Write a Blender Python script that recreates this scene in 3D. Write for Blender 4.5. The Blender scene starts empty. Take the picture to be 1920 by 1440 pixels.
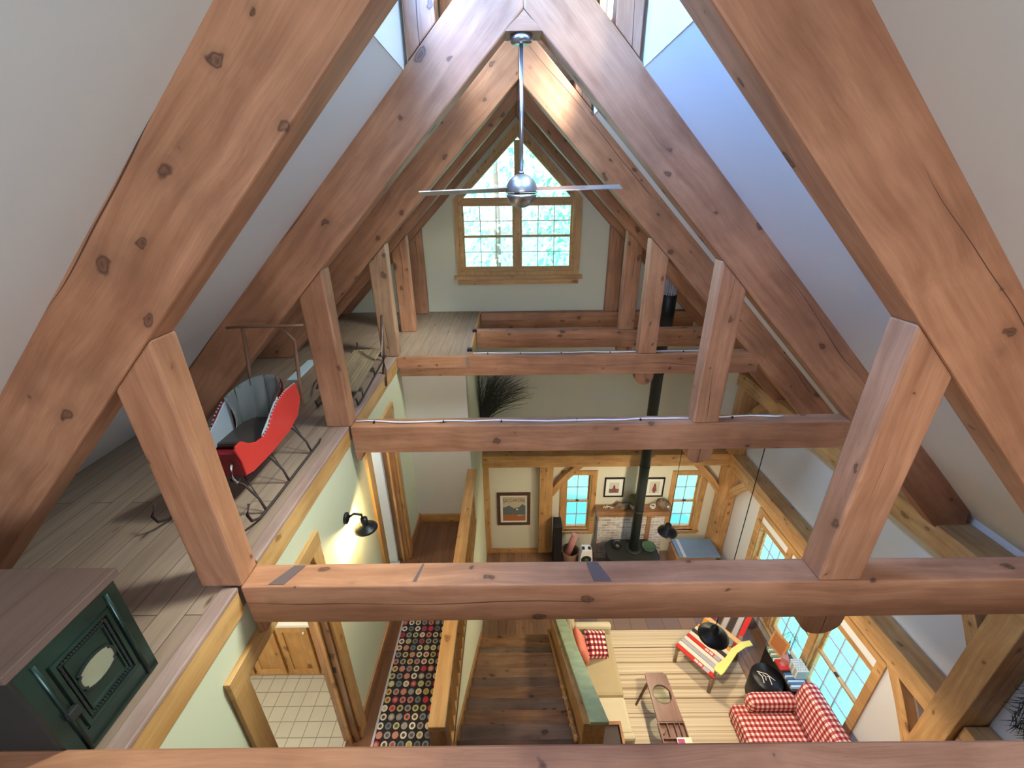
import bpy, bmesh, math, random
from mathutils import Vector, Matrix, noise
from mathutils.geometry import tessellate_polygon
random.seed(7)
PI = math.pi
S = bpy.context.scene
COL = S.collection

# ---------------------------------------------------------------- camera
cam = bpy.data.cameras.new('camera')
cam.sensor_fit = 'HORIZONTAL'; cam.sensor_width = 36.0
cam.lens = 796.07 / 1920 * 36.0
cam.clip_start = 0.02; cam.clip_end = 300
cam_o = bpy.data.objects.new('camera', cam); COL.objects.link(cam_o)
R3 = Matrix(((0.99993556, 0.01127747, 0.00130332),
             (-0.00343695, 0.41014288, -0.9120148),
             (-0.01081976, 0.91195155, 0.41015521)))
cam_o.matrix_world = Matrix.Translation((0, 0, 7.2)) @ R3.to_4x4()
S.camera = cam_o

# ---------------------------------------------------------------- view
S.view_settings.view_transform = 'Standard'
S.view_settings.look = 'None'
S.view_settings.exposure = 0.12
S.view_settings.gamma = 1.0
S.view_settings.use_curve_mapping = False

# ---------------------------------------------------------------- world: daylight sky
W = bpy.data.worlds.new('sky'); S.world = W; W.use_nodes = True
nt = W.node_tree; nt.nodes.clear()
sk = nt.nodes.new('ShaderNodeTexSky'); sk.sky_type = 'NISHITA'; sk.sun_disc = False
sk.sun_elevation = math.radians(48); sk.sun_rotation = math.radians(220); sk.air_density = 1.0; sk.dust_density = 2.0
bg = nt.nodes.new('ShaderNodeBackground'); bg.inputs['Strength'].default_value = 1.25
wo = nt.nodes.new('ShaderNodeOutputWorld')
nt.links.new(sk.outputs[0], bg.inputs[0]); nt.links.new(bg.outputs[0], wo.inputs[0])

def lamp(name, kind, loc, power, color, size=0.1, size_y=None, target=None, **kw):
    l = bpy.data.lights.new(name, kind); l.energy = power; l.color = color
    if kind == 'AREA':
        l.shape = 'RECTANGLE'; l.size = size; l.size_y = size_y or size
    elif kind in ('POINT', 'SPOT'):
        l.shadow_soft_size = size
    for k, v in kw.items(): setattr(l, k, v)
    o = bpy.data.objects.new(name, l); COL.objects.link(o); o.location = loc
    if target is not None:
        o.rotation_euler = (Vector(target) - Vector(loc)).to_track_quat('-Z', 'Y').to_euler()
    return o

# sun (outdoors only: it stands behind the house, over the left eave)
sun = lamp('sun', 'SUN', (-20, -20, 40), 7.0, (1.0, 0.95, 0.86), target=(-20, -20 + 9, 40 - 30))
sun.data.angle = 0.02
# daylight at the roof lantern, with added blue and rear fill lamps
lamp('lantern_light_left', 'AREA', (-0.78, 2.42, 8.64), 165, (0.08, 0.33, 1.0), 1.05, 0.66, target=(1.2, 2.43, 7.5))  # blue lamp added at an unseen opening to tint the right slope
lamp('lantern_light_left', 'AREA', (-2.20, 4.05, 10.25), 700, (0.45, 0.66, 1.0), 1.5, 1.3, target=(-.645, 4.06, 8.75))
lamp('lantern_daylight_right', 'AREA', (0.96, 2.42, 8.64), 7, (0.80, 1.0, 0.84), 1.05, 0.66, target=(-1.0, 2.43, 7.5))
lamp('lantern_daylight_right', 'AREA', (2.38, 2.48, 10.25), 70, (0.84, 1.0, 0.90), 1.5, 1.3, target=(.825, 2.49, 8.75))
lamp('lantern_daylight_right', 'AREA', (2.05, 3.05, 11.0), 2100, (1.0, 0.98, 0.88), 1.5, 1.3, target=(.825, 4.0, 8.75))
lamp('rear_fill', 'AREA', (0.1, -1.95, 6.95), 84, (0.76, 0.87, 1.0), 2.2, 1.7, target=(0.1, 4.8, 7.6))  # area lamp added behind the camera to light the near timbers

# ---------------------------------------------------------------- node helpers
def new_mat(name):
    m = bpy.data.materials.new(name); m.use_nodes = True
    n = m.node_tree; b = n.nodes['Principled BSDF']
    return m, n, b
class G:
    def __init__(s, nt): s.nt = nt
    def node(s, t, **kw):
        n = s.nt.nodes.new(t)
        for k, v in kw.items(): setattr(n, k, v)
        return n
    def put(s, sock, v):
        if v is None: return
        if isinstance(v, bpy.types.NodeSocket): s.nt.links.new(v, sock)
        else: sock.default_value = v
    def m(s, op, a, b=None, c=None):
        n = s.node('ShaderNodeMath', operation=op)
        s.put(n.inputs[0], a); s.put(n.inputs[1], b); s.put(n.inputs[2], c)
        return n.outputs[0]
    def vm(s, op, a, b=None):
        n = s.node('ShaderNodeVectorMath', operation=op)
        s.put(n.inputs[0], a); s.put(n.inputs[1], b)
        return n.outputs[0]
    def mix(s, f, a, b, typ='MIX'):
        n = s.node('ShaderNodeMix', data_type='RGBA', blend_type=typ)
        s.put(n.inputs[0], f); s.put(n.inputs[6], a); s.put(n.inputs[7], b)
        return n.outputs[2]
    def noise(s, vec, scale, detail=3.0, rough=0.5, out=0):
        n = s.node('ShaderNodeTexNoise'); s.put(n.inputs['Vector'], vec)
        n.inputs['Scale'].default_value = scale; n.inputs['Detail'].default_value = detail
        n.inputs['Roughness'].default_value = rough
        return n.outputs[out]
    def ramp(s, f, stops, interp='LINEAR'):
        n = s.node('ShaderNodeValToRGB'); n.color_ramp.interpolation = interp
        el = n.color_ramp.elements
        while len(el) < len(stops): el.new(0.5)
        for e, (p, c) in zip(el, stops):
            e.position = p; e.color = (c[0], c[1], c[2], 1) if not isinstance(c, (int, float)) else (c, c, c, 1)
        s.put(n.inputs[0], f)
        return n.outputs[0]
    def sep(s, v):
        n = s.node('ShaderNodeSeparateXYZ'); s.put(n.inputs[0], v); return n.outputs
    def comb(s, x, y, z):
        n = s.node('ShaderNodeCombineXYZ'); s.put(n.inputs[0], x); s.put(n.inputs[1], y); s.put(n.inputs[2], z)
        return n.outputs[0]
    def coord(s): return s.node('ShaderNodeTexCoord').outputs['Object']
    def rnd(s): return s.node('ShaderNodeObjectInfo').outputs['Random']
    def bump(s, h, strength, dist, bsdf):
        n = s.node('ShaderNodeBump'); s.put(n.inputs['Height'], h)
        n.inputs['Strength'].default_value = strength; n.inputs['Distance'].default_value = dist
        s.nt.links.new(n.outputs[0], bsdf.inputs['Normal'])
def C4(c): return (c[0], c[1], c[2], 1)

def plain(name, c, rough=0.6, metal=0.0, var=0.0, emit=None, es=0.0, coat=0.0, bump=0.0, bscale=60):
    m, n, b = new_mat(name); g = G(n)
    b.inputs['Roughness'].default_value = rough; b.inputs['Metallic'].default_value = metal
    b.inputs['Base Color'].default_value = C4(c)
    if coat: b.inputs['Coat Weight'].default_value = coat
    v = g.coord()
    if var:
        f = g.noise(v, 6.0, 4.0)
        col = g.mix(f, C4([x * (1 - var) for x in c]), C4([min(1, x * (1 + var)) for x in c]))
        n.links.new(col, b.inputs['Base Color'])
    if bump: g.bump(g.noise(v, bscale, 4.0), bump, 0.004, b)
    if emit: b.inputs['Emission Color'].default_value = C4(emit); b.inputs['Emission Strength'].default_value = es
    return m

def wood(name, c1, c2, knot=(0.05, 0.018, 0.01), kden=1.0, rough=0.55, crack=True, grain=1.0, green=None):
    m, n, b = new_mat(name); g = G(n)
    r = g.rnd(); off = g.comb(g.m('MULTIPLY', r, 37.0), g.m('MULTIPLY', r, 91.0), g.m('MULTIPLY', r, 53.0))
    co = g.coord(); v = g.vm('ADD', co, off)
    st = g.vm('MULTIPLY', v, (0.5, 7.0, 7.0))
    wob = g.noise(v, 1.2, 2.0, out=1)
    st2 = g.vm('ADD', st, g.vm('MULTIPLY', wob, (0.0, 0.9, 0.9)))
    gr = g.noise(st2, 2.6 * grain, 6.0, 0.62)
    fine = g.noise(g.vm('MULTIPLY', st2, (1.0, 6.0, 6.0)), 3.0, 3.0, 0.6)
    mott = g.noise(v, 2.3, 3.0, 0.55)
    col = g.mix(g.ramp(gr, [(0.34, 0), (0.66, 1)]), C4(c2), C4(c1))
    col = g.mix(g.m('MULTIPLY', g.ramp(fine, [(0.4, 0), (0.75, 1)]), 0.22), col, C4([x * 0.45 for x in c2]))
    d = [x * 0.62 for x in c2]; br = [min(1, x * 1.25) for x in c1]
    col = g.mix(g.m('MULTIPLY', g.ramp(mott, [(0.5, 0), (0.78, 1)]), 0.6), col, C4(d))
    col = g.mix(g.m('MULTIPLY', g.ramp(mott, [(0.25, 1), (0.46, 0)]), 0.45), col, C4(br))
    # knots: elliptical, a dark heart and a dark rim
    if kden:
        kv = g.vm('ADD', g.vm('MULTIPLY', v, (0.62, 1.0, 1.0)), g.vm('MULTIPLY', g.noise(v, 14.0, 2.0, out=1), (0.05, 0.05, 0.05)))
        vo = g.node('ShaderNodeTexVoronoi'); g.put(vo.inputs['Vector'], kv); vo.inputs['Scale'].default_value = 7.2 * kden
        vo.inputs['Randomness'].default_value = 1.0
        dist = vo.outputs['Distance']; pick = g.sep(vo.outputs['Color'])[0]
        rad = g.m('MULTIPLY_ADD', g.m('MULTIPLY', pick, pick), 0.16, 0.075)
        q = g.m('DIVIDE', dist, rad)
        k = g.ramp(q, [(0.0, 0.95), (0.42, 0.8), (0.6, 0.5), (0.78, 0.95), (1.0, 0.0)])
        col = g.mix(k, col, C4(knot))
        halo = g.ramp(g.m('MULTIPLY', q, 0.45), [(0.42, 0.28), (0.9, 0.0)])
        col = g.mix(halo, col, C4([x * 0.55 for x in c2]))
    if crack:
        x, y, z = g.sep(co)
        nx = g.noise(g.comb(g.m('MULTIPLY_ADD', r, 50.0, x), 0.0, 0.0), 0.8, 2.0, 0.4)
        w = g.m('MULTIPLY', g.m('SUBTRACT', nx, 0.5), 0.16)
        dd = g.m('ABSOLUTE', g.m('SUBTRACT', z, w))
        mk = g.noise(g.comb(g.m('MULTIPLY_ADD', r, 21.0, x), 3.0, 0.0), 0.9, 1.0)
        wid = g.m('MULTIPLY', g.ramp(mk, [(0.5, 0), (0.62, 1)]), 0.0032)
        cr = g.m('LESS_THAN', dd, wid)
        col = g.mix(g.m('MULTIPLY', cr, 0.9), col, C4((0.05, 0.02, 0.012)))
    n.links.new(col, b.inputs['Base Color'])
    b.inputs['Roughness'].default_value = rough
    g.bump(g.m('ADD', gr, g.m('MULTIPLY', fine, 0.5)), 0.35, 0.004, b)
    return m

def planks(name, c1, c2, width=0.13, length=1.9, along='y', gap=(0.03, 0.015, 0.01), rough=0.45, knots=True):
    m, n, b = new_mat(name); g = G(n)
    geo = g.node('ShaderNodeNewGeometry').outputs['Position']
    x, y, z = g.sep(geo)
    v = g.comb(y, x, z) if along == 'y' else g.comb(x, y, z)
    br = g.node('ShaderNodeTexBrick'); g.put(br.inputs['Vector'], v)
    br.inputs['Scale'].default_value = 1.0; br.inputs['Brick Width'].default_value = length
    br.inputs['Row Height'].default_value = width; br.inputs['Mortar Size'].default_value = 0.0022
    br.inputs['Mortar Smooth'].default_value = 0.2; br.inputs['Bias'].default_value = 0.0
    br.offset = 0.37; br.offset_frequency = 2
    br.inputs['Color1'].default_value = C4(c1); br.inputs['Color2'].default_value = C4(c2)
    br.inputs['Mortar'].default_value = C4(gap)
    st = g.vm('MULTIPLY', v, (1.0, 12.0, 12.0))
    gr = g.noise(st, 2.2, 5.0, 0.6)
    col = g.mix(g.m('MULTIPLY', g.ramp(gr, [(0.4, 0), (0.75, 1)]), 0.55), br.outputs[0], C4([q * 0.5 for q in c2]))
    mo = g.noise(v, 1.4, 3.0)
    col = g.mix(g.m('MULTIPLY', g.ramp(mo, [(0.45, 0), (0.8, 1)]), 0.4), col, C4([q * 0.6 for q in c1]))
    if knots:
        vo = g.node('ShaderNodeTexVoronoi'); g.put(vo.inputs['Vector'], g.vm('MULTIPLY', v, (2.2, 7.0, 1.0))); vo.inputs['Scale'].default_value = 1.0
        k = g.ramp(vo.outputs['Distance'], [(0.03, 0.85), (0.11, 0.0)])
        col = g.mix(k, col, C4((0.05, 0.02, 0.012)))
    n.links.new(col, b.inputs['Base Color']); b.inputs['Roughness'].default_value = rough
    g.bump(br.outputs['Fac'], -0.5, 0.004, b)
    return m

def wallpaint(name, c):
    m, n, b = new_mat(name); g = G(n)
    geo = g.node('ShaderNodeNewGeometry').outputs['Position']
    f = g.noise(geo, 0.9, 3.0)
    col = g.mix(f, C4([x * 0.95 for x in c]), C4([min(1, x * 1.04) for x in c]))
    n.links.new(col, b.inputs['Base Color']); b.inputs['Roughness'].default_value = 0.85
    g.bump(g.noise(geo, 90.0, 3.0), 0.12, 0.002, b)
    return m

M = {}
M['timber'] = wood('red_timber', (0.50, 0.235, 0.125), (0.33, 0.135, 0.065))
M['timber2'] = wood('weathered_timber', (0.48, 0.28, 0.165), (0.33, 0.175, 0.10))
M['pine'] = wood('yellow_pine', (0.62, 0.36, 0.14), (0.47, 0.23, 0.07), knot=(0.16, 0.05, 0.015), kden=0.9, crack=False, rough=0.4)
M['pinetim'] = wood('yellow_pine_timber', (0.60, 0.35, 0.14), (0.43, 0.21, 0.07), knot=(0.12, 0.04, 0.012), kden=1.0, rough=0.5)
M['stair'] = wood('stair_pine', (0.46, 0.25, 0.12), (0.27, 0.12, 0.05), knot=(0.04, 0.015, 0.008), kden=1.2, crack=False, rough=0.35)
M['stair_b'] = wood('stair_pine_pale', (0.52, 0.31, 0.17), (0.34, 0.17, 0.08), knot=(0.04, 0.015, 0.008), kden=1.2, crack=False, rough=0.35)
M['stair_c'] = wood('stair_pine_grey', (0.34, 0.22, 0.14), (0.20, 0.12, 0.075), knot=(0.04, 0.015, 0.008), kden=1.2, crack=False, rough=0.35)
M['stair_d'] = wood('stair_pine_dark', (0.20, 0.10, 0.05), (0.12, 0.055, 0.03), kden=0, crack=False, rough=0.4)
M['dark'] = wood('dark_wood', (0.14, 0.07, 0.045), (0.07, 0.032, 0.02), kden=0, crack=False, rough=0.35)
M['walnut'] = wood('walnut_brown', (0.27, 0.14, 0.10), (0.18, 0.085, 0.06), kden=0, crack=False, rough=0.4)
M['boxtop'] = planks('box_top_planks', (0.145, 0.09, 0.075), (0.12, 0.073, 0.06), 0.19, 2.5, 'y', gap=(.07,.04,.035), knots=False)
M['nosing'] = wood('purple_brown_nosing', (0.36, 0.24, 0.20), (0.27, 0.17, 0.14), kden=0, crack=False)
M['loft'] = planks('loft_floor_planks', (0.36, 0.25, 0.185), (0.27, 0.18, 0.13), 0.13, 2.2, 'y')
M['hallfl'] = planks('hallway_floor_planks', (0.23, 0.10, 0.05), (0.14, 0.058, 0.03), 0.16, 3.0, 'y', rough=0.3)
M['ground'] = planks('ground_floor_planks', (0.40, 0.22, 0.12), (0.24, 0.13, 0.08), 0.16, 2.4, 'y', rough=0.3)
M['white'] = wallpaint('white_plaster', (0.74, 0.73, 0.70))
M['cream'] = wallpaint('cream_plaster', (0.70, 0.67, 0.53))
M['grey'] = wallpaint('pale_grey_plaster', (0.66, 0.64, 0.60))
M['sage'] = wallpaint('sage_plaster', (0.64, 0.64, 0.45))
M['trimwhite'] = plain('white_sash_paint', (0.8, 0.8, 0.78), 0.4)
M['black'] = plain('black_metal', (0.018, 0.018, 0.02), 0.4, 0.4)
M['iron'] = plain('cast_iron_black', (0.03, 0.032, 0.03), 0.55, 0.5, 0.2)
M['pipe'] = plain('stove_pipe_grey', (0.05, 0.06, 0.058), 0.45, 0.6)
M['steel'] = plain('brushed_steel', (0.55, 0.58, 0.64), 0.28, 0.95)
M['cable'] = plain('white_cable', (0.85, 0.85, 0.9), 0.35)
M['red'] = plain('red_paint', (0.62, 0.035, 0.03), 0.35, coat=0.3)
M['darkred'] = plain('dark_red_paint', (0.22, 0.01, 0.02), 0.4)
M['greyfab'] = plain('pale_grey_upholstery', (0.42, 0.46, 0.50), 0.7, bump=0.2)
M['greyfab2'] = plain('grey_tufted_upholstery', (0.33, 0.34, 0.33), 0.7, bump=0.2)
M['rust'] = plain('rusty_iron', (0.06, 0.04, 0.035), 0.7, 0.5, 0.3)
M['bent'] = plain('bent_wood_brown', (0.20, 0.095, 0.055), 0.5, 0, 0.3)
M['oldwood'] = wood('old_grey_brown_wood', (0.36, 0.27, 0.17), (0.20, 0.14, 0.085), kden=0, crack=False)
M['twig'] = plain('dark_twig', (0.10, 0.095, 0.07), 0.8, 0, 0.3)
M['bark'] = plain('tree_bark', (0.16, 0.12, 0.09), 0.9, 0, 0.3)
M['stovegreen'] = plain('green_black_enamel', (0.030, 0.052, 0.042), 0.26, 0.7, 0.6, bump=0.3, bscale=14)
M['plaque'] = plain('worn_brass_plaque', (0.30, 0.30, 0.20), 0.5, 0.4, 0.25, bump=0.3, bscale=40)
M['tan'] = plain('tan_upholstery', (0.44, 0.36, 0.20), 0.85, 0, 0.08, bump=0.15, bscale=120)
M['tan2'] = plain('light_tan_upholstery', (0.62, 0.55, 0.36), 0.85, 0, 0.08, bump=0.15, bscale=120)
M['greencap'] = plain('worn_green_paint', (0.42, 0.50, 0.31), 0.35, 0, 0.55, bump=0.15)
M['yellow'] = plain('yellow_paint', (0.72, 0.70, 0.20), 0.5, 0, 0.08)
M['cream2'] = plain('cream_paint', (0.78, 0.70, 0.45), 0.5)
M['orange'] = plain('orange_lacquer', (0.80, 0.38, 0.06), 0.4)
M['purple'] = plain('plum_lacquer', (0.28, 0.04, 0.14), 0.4)
M['skigrey'] = plain('silver_ski_base', (0.45, 0.43, 0.46), 0.3)
M['mat'] = plain('white_mount_card', (0.82, 0.80, 0.74), 0.8)
M['bulb'] = plain('lit_bulb', (1, 0.9, 0.7), 0.4, emit=(1.0, 0.80, 0.45), es=14)
M['slate'] = plain('dark_slate_top', (0.055, 0.04, 0.035), 0.35, 0, 0.3)
M['bluegrey'] = plain('blue_grey_paint', (0.14, 0.19, 0.26), 0.5, 0, 0.15)
M['magenta'] = plain('magenta_print', (0.40, 0.04, 0.18), 0.5)
M['paper'] = plain('cream_paper', (0.80, 0.76, 0.62), 0.7)
M['lightblue'] = plain('light_blue_tone', (0.55, 0.68, 0.75), 0.5)
M['leaf'] = plain('pale_leaves', (0.30, 0.62, 0.44), 0.7, 0, 0.25)
M['leaf2'] = plain('mid_green_leaves', (0.17, 0.46, 0.32), 0.7, 0, 0.25)
M['lawn'] = plain('lawn_green', (0.12, 0.42, 0.32), 0.9, 0, 0.15)
M['redleaf'] = plain('salmon_red_fabric', (0.66, 0.20, 0.13), 0.8, 0, 0.18)
M['potgreen'] = plain('dark_green_enamel', (0.05, 0.10, 0.06), 0.25)
M['pinkpaper'] = plain('dusty_pink_paper', (0.50, 0.22, 0.20), 0.7)
M['basket'] = plain('brown_wicker', (0.22, 0.12, 0.07), 0.8, 0, 0.3, bump=0.4)
M['bone'] = plain('bone_white', (0.82, 0.80, 0.72), 0.6)
M['fur'] = plain('grey_brown_fur', (0.22, 0.15, 0.10), 0.95, 0, 0.5, bump=0.6)
M['moss'] = plain('mossy_green', (0.13, 0.14, 0.07), 0.95, 0, 0.4, bump=0.6)
M['stonepot'] = plain('speckled_stone', (0.52, 0.50, 0.38), 0.8, 0, 0.2)

def glass():
    m, n, b = new_mat('window_glass'); g = G(n); n.nodes.remove(b)
    t = g.node('ShaderNodeBsdfTransparent'); t.inputs[0].default_value = (0.93, 0.99, 0.98, 1)
    gl = g.node('ShaderNodeBsdfGlossy'); gl.inputs['Roughness'].default_value = 0.02
    lw = g.node('ShaderNodeLayerWeight'); lw.inputs[0].default_value = 0.5
    fr = g.m('MULTIPLY_ADD', g.m('POWER', lw.outputs['Facing'], 5.0), 0.25, 0.02)
    mx = g.node('ShaderNodeMixShader'); n.links.new(fr, mx.inputs[0])
    n.links.new(t.outputs[0], mx.inputs[1]); n.links.new(gl.outputs[0], mx.inputs[2])
    n.links.new(mx.outputs[0], n.nodes['Material Output'].inputs[0])
    return m
M['glass'] = glass()

def striped_rug():
    m, n, b = new_mat('striped_rug_weave'); g = G(n)
    x, y, z = g.sep(g.node('ShaderNodeNewGeometry').outputs['Position'])
    w = g.noise(g.comb(g.m('MULTIPLY', x, 0.6), y, 0.0), 2.0, 2.0)
    yy = g.m('MULTIPLY_ADD', w, 0.02, y)
    a = g.noise(g.comb(0.0, yy, 0.0), 15.0, 4.0, 0.8)
    col = g.ramp(a, [(0.36, (0.13, 0.075, 0.04)), (0.43, (0.36, 0.25, 0.14)), (0.48, (0.68, 0.55, 0.36)), (0.53, (0.80, 0.70, 0.50)), (0.59, (0.45, 0.31, 0.17)), (0.66, (0.74, 0.62, 0.43))])
    n.links.new(col, b.inputs['Base Color']); b.inputs['Roughness'].default_value = 0.95
    g.bump(g.noise(g.comb(x, g.m('MULTIPLY', y, 6.0), 0.0), 60.0, 2.0), 0.3, 0.004, b)
    return m
M['rug'] = striped_rug()

def ring_rug():
    m, n, b = new_mat('ring_rug_wool'); g = G(n)
    x, y, z = g.sep(g.coord()); s = 0.074
    row = g.m('FLOOR', g.m('DIVIDE', y, s))
    xs = g.m('ADD', g.m('DIVIDE', x, s), g.m('MULTIPLY', g.m('MODULO', g.m('ABSOLUTE', row), 2.0), 0.12))
    cx = g.m('FLOOR', xs)
    u = g.m('SUBTRACT', g.m('SUBTRACT', xs, cx), 0.5)
    v = g.m('SUBTRACT', g.m('SUBTRACT', g.m('DIVIDE', y, s), row), 0.5)
    r = g.m('SQRT', g.m('ADD', g.m('MULTIPLY', u, u), g.m('MULTIPLY', v, v)))
    wn = g.node('ShaderNodeTexWhiteNoise', noise_dimensions='2D'); g.put(wn.inputs['Vector'], g.comb(cx, row, 0.0))
    wn2 = g.node('ShaderNodeTexWhiteNoise', noise_dimensions='2D'); g.put(wn2.inputs['Vector'], g.comb(g.m('ADD', cx, 31.0), row, 0.0))
    pal = [(0.0, (0.62, 0.52, 0.33)), (0.16, (0.20, 0.22, 0.24)), (0.30, (0.55, 0.17, 0.12)), (0.42, (0.30, 0.27, 0.23)), (0.54, (0.45, 0.40, 0.14)), (0.66, (0.70, 0.62, 0.48)), (0.8, (0.13, 0.17, 0.17)), (0.9, (0.45, 0.03, 0.06))]
    c1 = g.ramp(wn.outputs[0], pal, 'CONSTANT'); c2 = g.ramp(wn2.outputs[0], [(0, (0.07, 0.06, 0.06)), (0.35, (0.32, 0.27, 0.2)), (0.6, (0.08, 0.09, 0.12)), (0.8, (0.5, 0.42, 0.3)), (0.9, (0.4, 0.05, 0.06))], 'CONSTANT')
    col = g.mix(g.m('LESS_THAN', r, 0.40), C4((0.018, 0.012, 0.016)), c1)
    col = g.mix(g.m('LESS_THAN', r, 0.21), col, c2)
    n.links.new(col, b.inputs['Base Color']); b.inputs['Roughness'].default_value = 0.95
    return m
M['ringrug'] = ring_rug()

def gingham(name, s=0.045, c1=(0.45, 0.02, 0.03), c0=(0.80, 0.74, 0.62), cm=(0.62, 0.20, 0.17)):
    m, n, b = new_mat(name); g = G(n)
    x, y, z = g.sep(g.coord())
    def sq(a): return g.m('GREATER_THAN', g.m('FRACT', g.m('DIVIDE', a, s)), 0.5)
    nv = g.sep(g.node('ShaderNodeNewGeometry').outputs['Normal'])
    flat = g.m('GREATER_THAN', g.m('ABSOLUTE', nv[2]), 0.6)
    side = g.m('GREATER_THAN', g.m('ABSOLUTE', nv[0]), 0.6)
    a = g.m('ADD', g.m('MULTIPLY', sq(x), g.m('SUBTRACT', 1.0, side)), g.m('MULTIPLY', sq(y), side))
    bb = g.m('ADD', g.m('MULTIPLY', sq(y), flat), g.m('MULTIPLY', sq(z), g.m('SUBTRACT', 1.0, flat)))
    t = g.m('DIVIDE', g.m('ADD', a, bb), 2.0)
    col = g.ramp(t, [(0.0, c0), (0.25, cm), (0.75, c1)], 'CONSTANT')
    n.links.new(col, b.inputs['Base Color']); b.inputs['Roughness'].default_value = 0.9
    return m
M['gingham'] = gingham('red_gingham_cloth', 0.066, (0.26, 0.01, 0.025), (0.80, 0.70, 0.58), (0.55, 0.13, 0.12))
M['buffalo'] = gingham('black_red_check_cloth', 0.075, (0.05, 0.01, 0.015), (0.82, 0.72, 0.60), (0.42, 0.03, 0.04))

def brickwash():
    m, n, b = new_mat('whitewashed_brick'); g = G(n)
    x, y, z = g.sep(g.node('ShaderNodeNewGeometry').outputs['Position'])
    br = g.node('ShaderNodeTexBrick'); g.put(br.inputs['Vector'], g.comb(g.m('ADD', x, y), z, 0.0))
    br.inputs['Scale'].default_value = 1.0; br.inputs['Brick Width'].default_value = 0.2; br.inputs['Row Height'].default_value = 0.068
    br.inputs['Mortar Size'].default_value = 0.007
    br.inputs['Color1'].default_value = (0.58, 0.50, 0.43, 1); br.inputs['Color2'].default_value = (0.34, 0.25, 0.21, 1); br.inputs['Mortar'].default_value = (0.70, 0.68, 0.64, 1)
    f = g.noise(g.comb(x, y, g.m('MULTIPLY', z, 3.0)), 5.0, 4.0)
    col = g.mix(g.ramp(f, [(0.42, 0), (0.65, 0.6)]), br.outputs[0], C4((0.74, 0.72, 0.68)))
    n.links.new(col, b.inputs['Base Color']); b.inputs['Roughness'].default_value = 0.85
    g.bump(br.outputs['Fac'], -0.6, 0.01, b)
    return m
M['brick'] = brickwash()

def tiles(name, c1, c2, grout, s, along=0.0):
    m, n, b = new_mat(name); g = G(n)
    geo = g.node('ShaderNodeNewGeometry').outputs['Position']
    br = g.node('ShaderNodeTexBrick'); g.put(br.inputs['Vector'], geo)
    br.inputs['Scale'].default_value = 1.0; br.inputs['Brick Width'].default_value = s; br.inputs['Row Height'].default_value = s
    br.offset = along; br.inputs['Mortar Size'].default_value = 0.004
    br.inputs['Color1'].default_value = C4(c1); br.inputs['Color2'].default_value = C4(c2); br.inputs['Mortar'].default_value = C4(grout)
    col = g.mix(g.m('MULTIPLY', g.noise(geo, 6.0, 4.0), 0.5), br.outputs[0], C4([q * 0.7 for q in c1]))
    n.links.new(col, b.inputs['Base Color']); b.inputs['Roughness'].default_value = 0.35
    g.bump(br.outputs['Fac'], -0.4, 0.004, b)
    return m
M['slatefl'] = tiles('slate_hearth_tiles', (0.30, 0.19, 0.14), (0.17, 0.13, 0.13), (0.05, 0.04, 0.04), 0.3, 0.5)
M['bathtile'] = tiles('pale_bathroom_tiles', (0.66, 0.66, 0.60), (0.60, 0.60, 0.54), (0.22, 0.23, 0.22), 0.13)

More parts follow.
